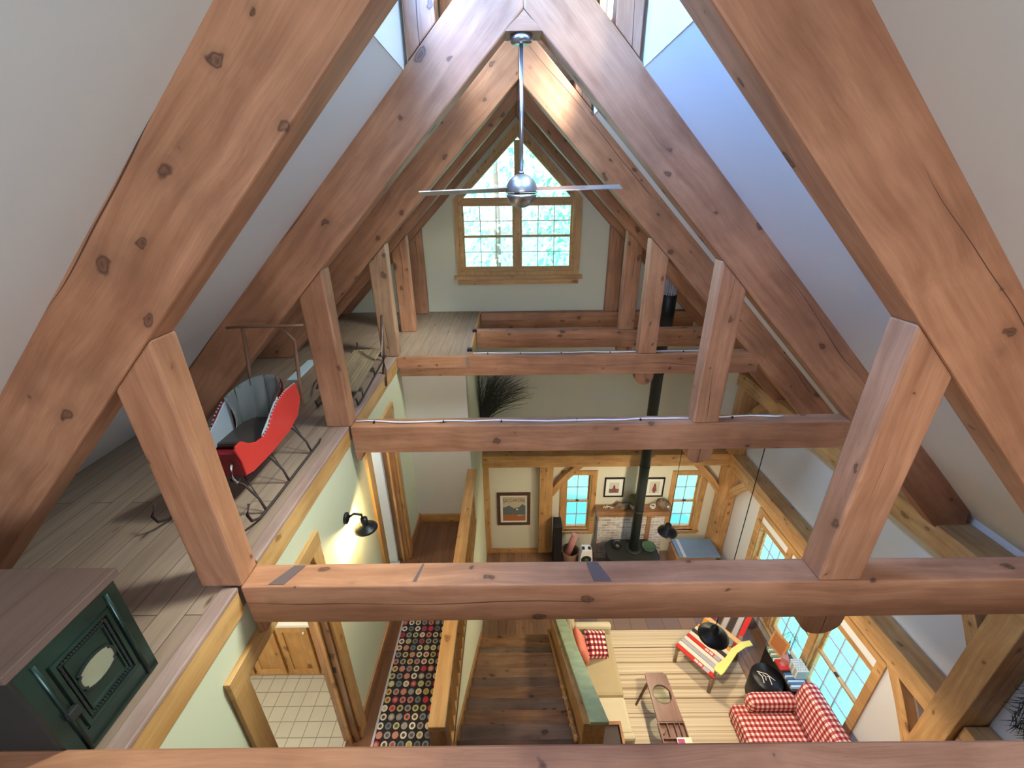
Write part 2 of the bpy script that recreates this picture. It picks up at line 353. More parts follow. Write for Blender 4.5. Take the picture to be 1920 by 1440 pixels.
# ---------------------------------------------------------------- mesh helpers
FR = {}   # world matrix of each parent
class B:
    def __init__(s): s.bm = bmesh.new(); s.f0 = 0
    def box(s, x0, x1, y0, y1, z0, z1, bev=0.0, rot=None, piv=None):
        r = bmesh.ops.create_cube(s.bm, size=1.0)
        vs = r['verts']
        mt = Matrix.Translation(((x0 + x1) / 2, (y0 + y1) / 2, (z0 + z1) / 2)) @ Matrix.Diagonal((x1 - x0, y1 - y0, z1 - z0, 1))
        bmesh.ops.transform(s.bm, matrix=mt, verts=vs)
        if rot:
            p = Vector(piv or ((x0 + x1) / 2, (y0 + y1) / 2, (z0 + z1) / 2))
            rm = Matrix.Translation(p) @ Matrix.Rotation(rot[1], 4, rot[0]) @ Matrix.Translation(-p)
            bmesh.ops.transform(s.bm, matrix=rm, verts=vs)
        if bev:
            es = list({e for v in vs for e in v.link_edges})
            bmesh.ops.bevel(s.bm, geom=es, offset=bev, segments=2, profile=0.5, affect='EDGES')
        return s
    def prism(s, loops, fn, t0, t1, bev=0.0):
        """loops: outer + holes as 2D lists; fn(u,v,t)->xyz"""
        if not isinstance(loops[0][0], (list, tuple)): loops = [loops]
        tri = tessellate_polygon([[Vector((u, v, 0)) for u, v in L] for L in loops])
        flat = [p for L in loops for p in L]
        a = [s.bm.verts.new(fn(u, v, t0)) for u, v in flat]
        b = [s.bm.verts.new(fn(u, v, t1)) for u, v in flat]
        new = []
        if len(loops) == 1:
            new.append(s.bm.faces.new(a)); new.append(s.bm.faces.new(b[::-1]))
        else:
            for t in tri:
                try: new.append(s.bm.faces.new([a[i] for i in t])); new.append(s.bm.faces.new([b[i] for i in t][::-1]))
                except ValueError: pass
        k = 0
        for L in loops:
            for i in range(len(L)):
                j = (i + 1) % len(L)
                new.append(s.bm.faces.new([a[k + i], a[k + j], b[k + j], b[k + i]]))
            k += len(L)
        bmesh.ops.recalc_face_normals(s.bm, faces=new)
        if bev and len(loops) == 1:
            es = list({e for f in new for e in f.edges})
            bmesh.ops.bevel(s.bm, geom=es, offset=bev, segments=2, profile=0.5, affect='EDGES')
        return s
    def tube(s, pts, r, seg=8, cap=True):
        pts = [Vector(p) for p in pts]; rings = []
        rr = r if isinstance(r, (list, tuple)) else [r] * len(pts)
        up = Vector((0, 0, 1))
        for i, p in enumerate(pts):
            d = (pts[min(i + 1, len(pts) - 1)] - pts[max(i - 1, 0)]).normalized()
            u = up if abs(d.dot(up)) < 0.95 else Vector((0, 1, 0))
            a = d.cross(u).normalized(); b = d.cross(a)
            rings.append([s.bm.verts.new(p + (a * math.cos(t) + b * math.sin(t)) * rr[i]) for t in [2 * PI * k / seg for k in range(seg)]])
        for q, w in zip(rings, rings[1:]):
            for k in range(seg):
                s.bm.faces.new([q[k], q[(k + 1) % seg], w[(k + 1) % seg], w[k]]).smooth = True
        if cap:
            s.bm.faces.new(rings[0][::-1]); s.bm.faces.new(rings[-1])
        return s
    def lathe(s, prof, c, seg=28, axis='z', cap=True):
        """prof: list of (radius, height)"""
        rings = []
        for r, h in prof:
            ring = []
            for k in range(seg):
                t = 2 * PI * k / seg
                p = Vector((r * math.cos(t), r * math.sin(t), h))
                if axis == 'x': p = Vector((h, p.x, p.y))
                elif axis == 'y': p = Vector((p.x, h, p.y))
                elif isinstance(axis, Vector): p = axis.to_track_quat('Z', 'Y') @ p
                ring.append(s.bm.verts.new(Vector(c) + p))
            rings.append(ring)
        fs = []
        for q, w in zip(rings, rings[1:]):
            for k in range(seg):
                f = s.bm.faces.new([q[k], q[(k + 1) % seg], w[(k + 1) % seg], w[k]]); f.smooth = True; fs.append(f)
        if cap and prof[0][0] > 1e-4: fs.append(s.bm.faces.new(rings[0][::-1]))
        if cap and prof[-1][0] > 1e-4: fs.append(s.bm.faces.new(rings[-1]))
        bmesh.ops.recalc_face_normals(s.bm, faces=fs)
        return s
    def blob(s, c, rad, amp=0.2, fr=3.0, sub=3, seed=0):
        r = bmesh.ops.create_icosphere(s.bm, subdivisions=sub, radius=1.0)
        for v in r['verts']:
            d = v.co.normalized(); n = noise.noise(d * fr + Vector((seed * 7.3, seed, 0)))
            d = d * (1 + amp * n * 2)
            v.co = Vector(c) + Vector((d.x * rad[0], d.y * rad[1], d.z * rad[2]))
        for f in s.bm.faces: f.smooth = True
        return s
    def cushion(s, x0, x1, y0, y1, z0, z1, bev=0.05, puff=0.02):
        s.box(x0, x1, y0, y1, z0, z1, bev=min(bev, (z1 - z0) * 0.45, (y1 - y0) * 0.45, (x1 - x0) * .45))
        return s
    def rough(s, Mi, amp, step=0.16):
        """gives a sawn timber its slight waviness; Mi maps world to the beam frame (x along)"""
        bmesh.ops.transform(s.bm, matrix=Mi, verts=s.bm.verts)
        xs = [v.co.x for v in s.bm.verts]; x = min(xs) + step
        while x < max(xs) - step * 0.5:
            geom = list(s.bm.verts) + list(s.bm.edges) + list(s.bm.faces)
            bmesh.ops.bisect_plane(s.bm, geom=geom, plane_co=(x, 0, 0), plane_no=(1, 0, 0)); x += step
        o = random.random() * 50
        for v in s.bm.verts:
            q = Vector((v.co.x * 1.6 + o, round(v.co.y, 1) * 9, round(v.co.z, 1) * 9))
            dv = noise.noise_vector(q)
            v.co.y += dv.y * amp; v.co.z += dv.z * amp
        bmesh.ops.transform(s.bm, matrix=Mi.inverted(), verts=s.bm.verts)
    def out(s, name, mat, parent=None, xdir=None, ydir=None, smooth=False, rough=0.0, step=0.16, mats=None):
        bm = s.bm
        bb = [v.co for v in bm.verts]
        lo = Vector([min(v[i] for v in bb) for i in range(3)]); hi = Vector([max(v[i] for v in bb) for i in range(3)])
        if xdir is None:
            Mw = Matrix.Translation(((lo.x + hi.x) / 2, (lo.y + hi.y) / 2, lo.z))
        else:
            xd = Vector(xdir).normalized(); yd = Vector(ydir or (0, 1, 0)); yd = (yd - xd * yd.dot(xd)).normalized()
            zd = xd.cross(yd)
            c = (lo + hi) / 2
            Mw = Matrix.Translation(c) @ Matrix((xd, yd, zd)).transposed().to_4x4()
        Mi = Mw.inverted()
        if rough: s.rough(Mi, rough, step)
        bmesh.ops.transform(bm, matrix=Mi, verts=bm.verts)
        me = bpy.data.meshes.new(name); bm.to_mesh(me); bm.free()
        if smooth:
            for p in me.polygons: p.use_smooth = True
        me.materials.append(mat if not isinstance(mat, str) else M[mat])
        o = bpy.data.objects.new(name, me); COL.objects.link(o)
        if parent is not None:
            o.parent = parent; o.matrix_basis = FR[parent.name].inverted() @ Mw
        else:
            o.matrix_basis = Mw
        FR[o.name] = Mw
        return o

def tag(o, label, cat, group=None):
    o['label'] = label; o['category'] = cat
    if group: o['group'] = group
    return o
def struct(o, label=None):
    o['kind'] = 'structure'
    if label: o['label'] = label
    return o
def thing(name, loc, label, cat, group=None):
    o = bpy.data.objects.new(name, None); COL.objects.link(o); o.location = loc
    o.empty_display_size = 0.1
    FR[o.name] = Matrix.Translation(loc)
    return tag(o, label, cat, group)
def sthing(name, loc, label=None):
    o = bpy.data.objects.new(name, None); COL.objects.link(o); o.location = loc
    FR[o.name] = Matrix.Translation(loc)
    return struct(o, label)

XZ = lambda u, v, t: (u, t, v)     # polygon in x,z, thickness in y
YZ = lambda u, v, t: (t, u, v)     # polygon in y,z, thickness in x
XY = lambda u, v, t: (u, v, t)
def rect(u0, u1, v0, v1): return [(u0, v0), (u1, v0), (u1, v1), (u0, v1)]

# ================================================================ the setting
RX = 0.09                      # ridge line
def zl(x): return 8.18 - abs(x - RX)     # underside of rafters
def zu(x): return 8.625 - abs(x - RX)    # ceiling plane
LX = -1.42                     # left hallway wall
Y0, Y1 = -2.0, 7.0

# gable wall (attic to ground)
gw = [(-3.3, 5.2), (-0.7, 5.2), (-0.7, -0.02), (4.45, -0.02), (4.45, 4.3), (RX, 8.66), (-3.3, 5.27)]
hole_top = [(-0.80, 6.05), (1.0, 6.05), (1.0, 7.12), (RX + 0.02, 8.0), (-0.80, 7.12)]
hole_l = rect(1.05, 1.58, 0.62, 2.05); hole_r = rect(3.28, 3.80, 0.60, 2.02)
struct(B().prism([gw, hole_top, hole_l, hole_r], XZ, 7.0, 7.16).out('wall_back', 'cream'))

# side and floor shells
rw_h = [rect(3.30, 4.12, 0.28, 1.98), rect(4.22, 5.00, 0.28, 1.98), rect(5.10, 5.86, 0.28, 1.98)]
struct(B().prism([rect(Y0, 7.0, 0.0, 4.4)] + rw_h, YZ, 4.40, 4.55).out('wall_right', 'grey'))
struct(B().box(-0.7, 4.6, Y0, 7.1, -0.12, 0.0).out('floor', 'ground'))
struct(B().box(0.84, 4.39, 5.155, 6.98, 0.0, 0.006).out('trim_hearth', 'slatefl'), 'slate tiled hearth floor')
# unseen gable behind the camera; window opening added to let light in
fw = [(-3.3, 2.0), (-3.3, 5.27), (RX, 8.66), (4.45, 4.3), (4.45, -0.02), (-0.7, -0.02), (-0.7, 2.0)]
struct(B().prism([fw, rect(-1.1, 1.3, 6.0, 7.0)], XZ, Y0 - 0.12, Y0).out('wall_front_unseen', 'white'))

# ceiling slopes, with the lantern opening between the first two trusses
CY0, CY1 = 1.72, 5.3; CXL, CXR = -0.645, 0.825
slope = lambda u, v, t: (u, v, zu(u) + t)
struct(B().prism([(-3.35, Y0), (RX, Y0), (RX, CY0), (CXL, CY0), (CXL, CY1), (RX, CY1), (RX, 7.0), (-3.35, 7.0)], slope, 0.0, 0.1).out('ceiling', 'white'))
struct(B().prism([(RX, Y0), (4.55, Y0), (4.55, 7.0), (RX, 7.0), (RX, CY1), (CXR, CY1), (CXR, CY0), (RX, CY0)], slope, 0.0, 0.1).out('ceiling', 'white'))
# lantern walls and lid
LT = 9.15
struct(B().prism([rect(CY0, CY1, zu(CXL), LT), rect(1.85, 3.00, 8.28, 9.05), rect(3.45, 4.70, 8.42, 9.05)], YZ, CXL - 0.08, CXL + .004).out('wall_lantern_left', 'white'))
struct(B().prism([rect(CY0, CY1, zu(CXR), LT), rect(1.85, 3.00, 8.28, 9.05), rect(3.45, 4.70, 8.42, 9.05)], YZ, CXR - .004, CXR + 0.08).out('wall_lantern_right', 'white'))
endp = [(CXL, zu(CXL)), (RX, 8.66), (CXR, zu(CXR)), (CXR, LT), (CXL, LT)]
struct(B().prism(endp, XZ, CY0 - 0.06, CY0).out('wall_lantern_front', 'white'))
struct(B().prism(endp, XZ, CY1, CY1 + 0.06).out('wall_lantern_back', 'stair', xdir=(1, 0, 0)))
struct(B().box(CXL - 0.1, CXR + 0.1, CY0 - 0.1, CY1 + 0.1, LT, LT + 0.08).out('ceiling', 'white'))
n_ = 8
for x, s in ((CXL, 1), (CXR, -1)):
    for (a, c, z0) in ((1.85, 3.00, 8.28), (3.45, 4.70, 8.42)):  # nearer opening is out of view, shaped to let the lamps shine in
        w = sthing('window_%d' % n_, (x, (a + c) / 2, z0), 'lantern side window with pine casing (nearer ones unseen)'); n_ += 1
        xx = sorted((x + s * .005, x + s * .028))
        B().prism([rect(a - .06, c + .06, z0 - .06, 9.11), rect(a, c, z0, 9.05)], YZ, xx[0], xx[1]).out('casing', 'pine', w, xdir=(0, 1, 0), ydir=(1, 0, 0))
        xx = sorted((x - s * .03, x - s * .06))
        B().prism([rect(a, c, z0, 9.05), rect(a + .035, c - .035, z0 + .035, 9.015)], YZ, xx[0], xx[1]).out('sash', 'pine', w, xdir=(0, 1, 0), ydir=(1, 0, 0))
        B().prism(rect(a + .02, c - .02, z0 + .02, 9.03), YZ, x - s * .045, x - s * .048).out('pane', 'glass', w)
# loft floor slabs and their edges
struct(B().box(-3.3, LX, Y0, 4.80, 5.24, 5.40).out('floor', 'loft'))
struct(B().box(-3.3, -0.54, 4.80, 6.99, 5.26, 5.40).out('floor', 'loft'))
struct(B().box(-1.42, 4.38, Y0, 0.62, 5.22, 5.36).out('floor', 'loft'))
struct(B().box(LX, LX + 0.022, 0.6, 1.53, 5.235, 5.385, .003).out('trim_1', 'pine', xdir=(0, 1, 0), ydir=(1, 0, 0)), 'yellow pine board along the loft floor edge')
struct(B().box(LX, LX + 0.022, 1.70, 3.14, 5.235, 5.385, .003).out('trim_2', 'pine', xdir=(0, 1, 0), ydir=(1, 0, 0)))
struct(B().box(LX, LX + 0.022, 3.30, 4.80, 5.235, 5.385, .003).out('trim_3', 'pine', xdir=(0, 1, 0), ydir=(1, 0, 0)))
for i, (a, c) in enumerate([(0.6, 1.53), (1.70, 3.14), (3.30, 4.80)]):
    struct(B().box(LX - 0.05, LX + 0.03, a, c, 5.386, 5.412, .006).out('trim_%d' % (4 + i), 'nosing', xdir=(0, 1, 0), ydir=(1, 0, 0)), 'rounded dark nosing strip on the loft floor edge')
struct(B().box(-1.385, -0.56, 4.785, 4.835, 5.275, 5.412, .003).out('trim_7', 'timber', xdir=(1, 0, 0)), 'short wooden fascia board under the far loft platform')
struct(B().box(-0.54, -0.515, 4.99, 6.84, 5.27, 5.405, .003).out('trim_8', 'pine', xdir=(0, 1, 0), ydir=(1, 0, 0)))
# left hallway wall with two door openings
DA = (1.40, 2.20, 4.92); DB = (3.52, 4.28, 4.90)
lw = [(Y0, 2.5), (Y0, 5.24), (5.0, 5.24), (5.0, 2.5), (DB[1], 2.5), (DB[1], DB[2]), (DB[0], DB[2]), (DB[0], 2.5), (DA[1], 2.5), (DA[1], DA[2]), (DA[0], DA[2]), (DA[0], 2.5)]
struct(B().prism(lw, YZ, LX - 0.12, LX).out('wall_left', 'sage'))
# landing end wall, stair side wall
struct(B().box(-1.54, -0.60, 5.0, 5.1, 2.5, 5.26).out('wall_landing', 'grey'))
struct(B().box(-0.72, -0.60, 5.1, 7.0, 0.0, 5.26).out('wall_stair_left', 'sage'))
struct(B().box(-0.72, -0.60, Y0, 5.1, 0.0, 2.52).out('wall_stair_lower', 'sage'))
struct(B().box(-1.54, -0.58, Y0, 5.0, 2.52, 2.70).out('floor', 'hallfl'))
struct(B().box(-0.58, 0.62, Y0, 1.895, 2.52, 2.70).out('floor', 'hallfl'))
# rooms behind the two doors
struct(B().box(-3.3, -1.54, 0.6, 5.2, 2.52, 2.70).out('floor', 'bathtile'))
struct(B().box(-3.4, -3.3, 0.5, 5.2, 2.6, 5.26).out('wall_bathroom_left', 'cream'))
struct(B().box(-3.3, -1.54, 2.96, 3.04, 2.7, 5.24).out('wall_bathroom_back', 'cream'))
struct(B().box(-3.3, -1.54, 0.5, 0.6, 2.7, 5.24).out('wall_bathroom_front', 'cream'))
struct(B().box(-3.3, -1.54, 5.1, 5.2, 2.7, 5.24).out('wall_bedroom_back', 'grey'))
# baseboards
struct(B().box(LX, LX + .02, 0.6, DA[0] - .13, 2.7, 2.86, .004).out('baseboard_left', 'stair', xdir=(0, 1, 0), ydir=(1, 0, 0)))
struct(B().box(LX, LX + .02, DA[1] + .13, DB[0] - .13, 2.7, 2.86, .004).out('baseboard_left', 'stair', xdir=(0, 1, 0), ydir=(1, 0, 0)))
struct(B().box(LX, LX + .02, DB[1] + .13, 5.0, 2.7, 2.86, .004).out('baseboard_left', 'stair', xdir=(0, 1, 0), ydir=(1, 0, 0)))
struct(B().box(LX + .02, -0.61, 4.98, 5.0, 2.7, 2.84, .004).out('baseboard_back', 'pine', xdir=(1, 0, 0)))
struct(B().box(-0.58, 0.51, 6.98, 7.0, 0.0, 0.12, .004).out('baseboard_back', 'pine', xdir=(1, 0, 0)))

def door(n, D, lab):
    y0, y1, zt = D
    r = sthing('door_%d' % n, (LX, (y0 + y1) / 2, 2.7), lab)
    w = 0.12; X0, X1 = LX, LX + 0.028
    B().box(X0, X1, y0 - w, y0, 2.7, zt, .004).out('casing', 'pine', r, xdir=(0, 0, 1), ydir=(1, 0, 0))
    B().box(X0, X1, y1, y1 + w, 2.7, zt, .004).out('casing', 'pine', r, xdir=(0, 0, 1), ydir=(1, 0, 0))
    B().box(X0, X1 + .004, y0 - w, y1 + w, zt, zt + w, .004).out('casing', 'pine', r, xdir=(0, 1, 0), ydir=(1, 0, 0))
    B().box(LX - .14, LX, y0, y0 + .02, 2.7, zt).out('jamb', 'pine', r, xdir=(0, 0, 1), ydir=(1, 0, 0))
    B().box(LX - .14, LX, y1 - .02, y1, 2.7, zt).out('jamb', 'stair', r, xdir=(0, 0, 1), ydir=(1, 0, 0))
    B().box(LX - .08, LX - .055, y1 - .045, y1 - .02, 2.7, zt).out('door_stop', 'pine', r, xdir=(0, 0, 1), ydir=(1, 0, 0))
    B().box(LX - .14, LX, y0 + .02, y1 - .02, zt - .02, zt).out('head_jamb', 'pine', r, xdir=(0, 1, 0), ydir=(1, 0, 0))
    return r
door(1, DA, 'pine cased doorway to the tiled bathroom'); d2 = door(2, DB, 'pine cased doorway near the end of the hallway')
B().box(LX - .05, LX - .03, DA[1] - .026, DA[1] - .0195, 3.68, 3.74).out('strike_plate', 'black', bpy.data.objects['door_1'])
# the open pale door leaf in the far doorway
dl = B(); dl.box(-2.20, -1.56, 4.215, 4.255, 2.71, 4.88, .003)
dl.out('door_leaf', M['trimwhite'], d2)
# vertical corner trim of the pine post by the stair wall
# ---------------------------------------------------------------- windows
def sash(bm, fn, u0, u1, v0, v1, cols, rows, t0, t1, st=0.035, mun=0.009):
    bm.prism([rect(u0, u1, v0, v1), rect(u0 + st, u1 - st, v0 + st, v1 - st)], fn, t0, t1)
    return bm
def muntins(fn, u0, u1, v0, v1, cols, rows, t0, t1, st=0.035, mun=0.008):
    b = B()
    for i in range(1, cols):
        u = u0 + st + (u1 - u0 - 2 * st) * i / cols; b.prism(rect(u - mun, u + mun, v0 + st, v1 - st), fn, t0, t1)
    for j in range(1, rows):
        v = v0 + st + (v1 - v0 - 2 * st) * j / rows; b.prism(rect(u0 + st, u1 - st, v - mun, v + mun), fn, t0 + .001, t1 - .001)
    return b
def dh_window(n, fn, u0, u1, v0, v1, tin, tout, cols, lab, xd, sashmat='pine', casing=True, yd=(0, 1, 0)):
    """double hung window in an opening; tin = room face, tout = outer face"""
    sg = 1 if tout > tin else -1
    r = sthing('window_%d' % n, fn((u0 + u1) / 2, v0, tin), lab)
    if casing:
        c = B(); w = .10
        c.prism([rect(u0 - w, u1 + w, v0 - w, v1 + w), rect(u0, u1, v0, v1)], fn, tin - sg * .025, tin)
        c.out('casing', 'pine', r, xdir=xd, ydir=yd)
        B().prism(rect(u0 - w - .02, u1 + w + .02, v0 - .035, v0), fn, tin - sg * .06, tin).out('sill', 'pine', r, xdir=xd, ydir=yd)
    B().prism([rect(u0, u1, v0, v1), rect(u0 + .02, u1 - .02, v0 + .02, v1 - .02)], fn, tin, tout).out('frame', 'pine', r, xdir=xd, ydir=yd)
    vm = (v0 + v1) / 2; ta = tin + sg * .05; tb = ta + sg * .03
    for k, (a, c, q) in enumerate([(v0 + .02, vm + .02, 0), (vm - .02, v1 - .02, .032)]):
        t0, t1 = ta + sg * q, tb + sg * q
        so = sash(B(), fn, u0 + .02, u1 - .02, a, c, cols, 2, t0, t1).out('sash', sashmat, r, xdir=xd, ydir=yd)
        muntins(fn, u0 + .02, u1 - .02, a, c, cols, 2, t0 + sg * .004, t1 - sg * .004).out('muntins', M['trimwhite'] if sashmat == 'trimwhite' else M['skigrey'], so)
        tm = (t0 + t1) / 2
        B().prism(rect(u0 + .05, u1 - .05, a + .03, c - .03), fn, tm, tm + sg * .003).out('pane', 'glass', so)
    B().prism(rect((u0 + u1) / 2 - .03, (u0 + u1) / 2 + .03, vm + .02, vm + .04), fn, ta - sg * .01, ta + sg * .02).out('sash_lock', 'black', r)
    return r
dh_window(1, XZ, 1.05, 1.58, 0.62, 2.05, 7.0, 7.16, 2, 'narrow pine window left of the chimney breast', (0, 0, 1))
dh_window(2, XZ, 3.28, 3.80, 0.60, 2.02, 7.0, 7.16, 2, 'narrow pine window right of the chimney breast', (0, 0, 1))
for i, (a, c) in enumerate([(3.30, 4.12), (4.22, 5.00), (5.10, 5.86)]):
    r = dh_window(3 + i, YZ, a, c, 0.28, 1.76, 4.40, 4.55, 3, ['double hung living room window behind the checked armchair', 'double hung living room window at the middle of the row', 'double hung living room window nearest the hearth'][i], (0, 1, 0), casing=False, yd=(1, 0, 0))
    B().prism(rect(a, c, 1.76, 1.82), YZ, 4.40, 4.55).out('transom_bar', 'pine', r, xdir=(0, 1, 0), ydir=(1, 0, 0))
    B().prism(rect(a + .005, c - .005, 1.825, 1.975), YZ, 4.402, 4.47).out('rolled_blind', 'trimwhite', r)
cs = B()
cs.prism([rect(3.19, 5.97, 0.18, 2.07)] + rw_h, YZ, 4.372, 4.40)
struct(cs.out('trim_9', 'pine', xdir=(0, 1, 0), ydir=(1, 0, 0)), 'pine casing around the row of living room windows')
struct(B().box(4.33, 4.40, 3.15, 6.0, 0.235, 0.28, .004).out('trim_10', 'pine', xdir=(0, 1, 0), ydir=(1, 0, 0)), 'window stool below the living room windows')
# big attic gable window
gwn = sthing('window_6', (0.1, 7.0, 5.97), 'peaked attic gable window with pine casing')
gx = RX + 0.02
B().prism([[(-0.87, 5.97), (1.09, 5.97), (1.09, 7.12), (gx, 8.12), (-0.87, 7.12)], hole_top], XZ, 6.965, 7.0).out('casing', 'pine', gwn, xdir=(0, 0, 1))
B().box(-0.92, 1.14, 6.93, 7.0, 5.93, 5.99, .004).out('sill', 'pine', gwn, xdir=(1, 0, 0))
B().box(-0.86, 1.08, 6.95, 7.0, 5.85, 5.93, .004).out('apron', 'pine', gwn, xdir=(1, 0, 0))
B().prism([hole_top, [(-0.76, 6.09), (0.96, 6.09), (0.96, 7.10), (gx, 7.94), (-0.76, 7.10)]], XZ, 7.0, 7.14).out('frame', 'pine', gwn, xdir=(1, 0, 0))
B().box(-0.76, 0.96, 7.02, 7.13, 7.05, 7.14).out('transom_bar', 'pine', gwn, xdir=(1, 0, 0))
B().box(0.055, 0.145, 7.015, 7.13, 6.09, 7.05).out('mullion', 'pine', gwn, xdir=(0, 0, 1))
B().box(0.06, 0.14, 7.02, 7.13, 7.14, 7.9).out('mullion', 'pine', gwn, xdir=(0, 0, 1))
for (a, c) in [(-0.76, 0.055), (0.145, 0.96)]:
    for (v0, v1, q) in [(6.09, 6.60, 0), (6.56, 7.05, .03)]:
        so = sash(B(), XZ, a, c, v0, v1, 3, 2, 7.04 + q, 7.065 + q, st=.03).out('sash', 'pine', gwn, xdir=(1, 0, 0))
        muntins(XZ, a, c, v0, v1, 3, 2, 7.045 + q, 7.06 + q, st=.03, mun=.006).out('muntins', 'skigrey', so)
        B().prism(rect(a + .02, c - .02, v0 + .02, v1 - .02), XZ, 7.052 + q, 7.055 + q).out('pane', 'glass', so)
B().prism([(-0.74, 7.14), (0.06, 7.14), (0.06, 7.86)], XZ, 7.06, 7.063).out('pane', 'glass', gwn)
B().prism([(0.14, 7.14), (0.94, 7.14), (0.14, 7.86)], XZ, 7.06, 7.063).out('pane', 'glass', gwn)
for n, loc, s1, s2, tg in [('portal', (0.1, 7.2, 6.9), 1.9, 2.0, (0.1, 0, 6.9)), ('portal', (1.31, 7.2, 1.33), .6, 1.5, (1.31, 0, 1.33)), ('portal', (3.54, 7.2, 1.31), .6, 1.5, (3.54, 0, 1.31)), ('portal', (4.6, 4.58, 1.13), 2.7, 1.8, (0, 4.58, 1.13))]:
    p = lamp(n, 'AREA', loc, 1, (1, 1, 1), s1, s2, target=tg); p.data.cycles.is_portal = True

# ================================================================ outdoors
struct(B().box(-40, 60, 7.3, 90, -0.45, -0.4).out('floor', 'lawn'), 'lawn outside')
struct(B().box(4.7, 60, -30, 7.3, -0.45, -0.4).out('floor', 'lawn'), 'lawn outside the right windows')
def tree(x, y, h, r, mat, lab, n=2600):
    t = thing('tree', (x, y, -0.4), lab, 'tree', None)
    B().tube([(x, y, -0.4), (x + .1, y, h * .4), (x, y + .1, h * .8)], [0.22, 0.16, 0.06], 8).out('trunk', 'bark', t)
    b = B(); bm = b.bm; rs = random.Random(int(x * 31 + y))
    for i in range(n):
        while True:
            p = Vector((rs.uniform(-1, 1), rs.uniform(-1, 1), rs.uniform(-1, 1)))
            if 0.25 < p.length < 1: break
        c = Vector((x, y, h * .58)) + Vector((p.x * r, p.y * r, p.z * h * .45))
        q = noise.noise(c * 0.9)
        if q < -0.12: continue
        s = rs.uniform(.08, .20)
        a = Vector((rs.gauss(0, 1), rs.gauss(0, 1), rs.gauss(0, 1))).normalized() * s
        d = a.orthogonal().normalized() * s * .6
        bm.faces.new([bm.verts.new(c - a), bm.verts.new(c + d), bm.verts.new(c + a), bm.verts.new(c - d)])
    b.out('crown', mat, t)
tree(-3.1, 14.5, 10.5, 2.7, 'leaf', 'pale green leafy tree seen through the left half of the attic window')
tree(2.8, 15, 12.5, 3.0, 'leaf2', 'fuller green tree seen through the right half of the attic window', 4200)
tree(-0.8, 24, 14.0, 3.4, 'leaf', 'tree standing furthest away behind the two nearer trees', 2600)

# ================================================================ timber frame
def bar(name, x0, x1, y0, y1, z0, z1, axis, mat, parent=None, bev=.008, rough=.0025):
    xd = {'x': (1, 0, 0), 'y': (0, 1, 0), 'z': (0, 0, 1)}[axis]
    yd = {'x': (0, 1, 0), 'y': (1, 0, 0), 'z': (0, 1, 0)}[axis]
    return B().box(x0, x1, y0, y1, z0, z1, bev).out(name, mat, parent, xdir=xd, ydir=yd, rough=rough)
PLX0, PLX1 = -1.585, -1.375      # left posts
PRX0, PRX1 = 1.53, 1.745         # right posts
def truss(i, y0, th, lab, mat='timber', c=0.0, foot=True, amp=.003, tieL=-1.385, postL=True, rt=3.02, up=0.0):
    y1 = y0 + th
    t = thing('roof_truss', (RX, y0 + th / 2, 5.14), lab, 'truss', 'roof trusses of the timber frame')
    lo, hi = 8.18 + c, 8.625 + c * .3 + .012
    zl_ = lambda x: lo - abs(x - RX)
    s2 = math.sqrt(.5)
    # left rafter runs down to the loft floor, right rafter to the wall plate
    pl = [(RX, lo), (RX, hi), (RX - (hi - 5.405), 5.405), (RX - (lo - 5.405), 5.405)]
    B().prism(pl, XZ, y0, y1, bev=.010).out('rafter', mat, t, xdir=(s2, 0, s2), rough=amp)
    xf = 4.075; zf = lo - (xf - RX)
    pr = [(RX, lo), (xf, zf), (xf + (hi - (xf - RX) - zf) / 2 + .03, zf + .02), (4.30, hi - (4.30 - RX)), (RX, hi)]
    if not foot: pr = [(RX, lo), (4.1, lo - 4.01), (4.3, hi - 4.21), (RX, hi)]
    B().prism(pr, XZ, y0, y1, bev=.010).out('rafter', mat, t, xdir=(s2, 0, -s2), rough=amp)
    e = .003
    if postL:
        B().prism([(PLX0, 5.402), (PLX1, 5.402), (PLX1, zl_(PLX1) - .002), (PLX0, zl_(PLX0) - .002)], XZ, y0 + e, y1 - e, bev=.012).out('post', mat if i != 3 else 'timber2', t, xdir=(0, 0, 1), rough=amp * 1.4)
    B().prism([(PRX0, 5.402), (PRX1, 5.402), (PRX1, zl_(PRX1) - .002), (PRX0, zl_(PRX0) - .002)], XZ, y0 + e, y1 - e, bev=.012).out('post', mat, t, xdir=(0, 0, 1), rough=amp * 1.4)
    B().box(tieL, rt, y0, y1, 5.14, 5.40, .008).out('tie_beam', mat, t, xdir=(1, 0, 0), rough=amp)
    # rounded pendant below the right post
    def pend(xa, xb):
        n = 10; cx = (xa + xb) / 2; r = (xb - xa) / 2
        pts = [(xa, 5.139)] + [(cx - r * math.cos(PI * k / n), 5.09 - .10 * math.sin(PI * k / n)) for k in range(n + 1)] + [(xb, 5.139)]
        return B().prism(pts, XZ, y0 + .01, y1 - .01, bev=.005).out('post_pendant', mat, t, xdir=(0, 0, 1))
    pend(PRX0, PRX1 + .01)
    if i < 3: B().prism([(LX + .025, 5.14), (-1.315, 5.14), (-1.345, 5.05), (LX + .035, 5.03)], XZ, y0 + .02, y1 - .02, bev=.005).out('beam_haunch', mat, t, xdir=(0, 0, 1))
    return t
TY = [1.535, 3.145, 4.84, 5.85, 6.85]
t1 = truss(1, TY[0], .15, 'nearest roof truss, with the two thickest rafters crossing the corners of the view', c=-.005)
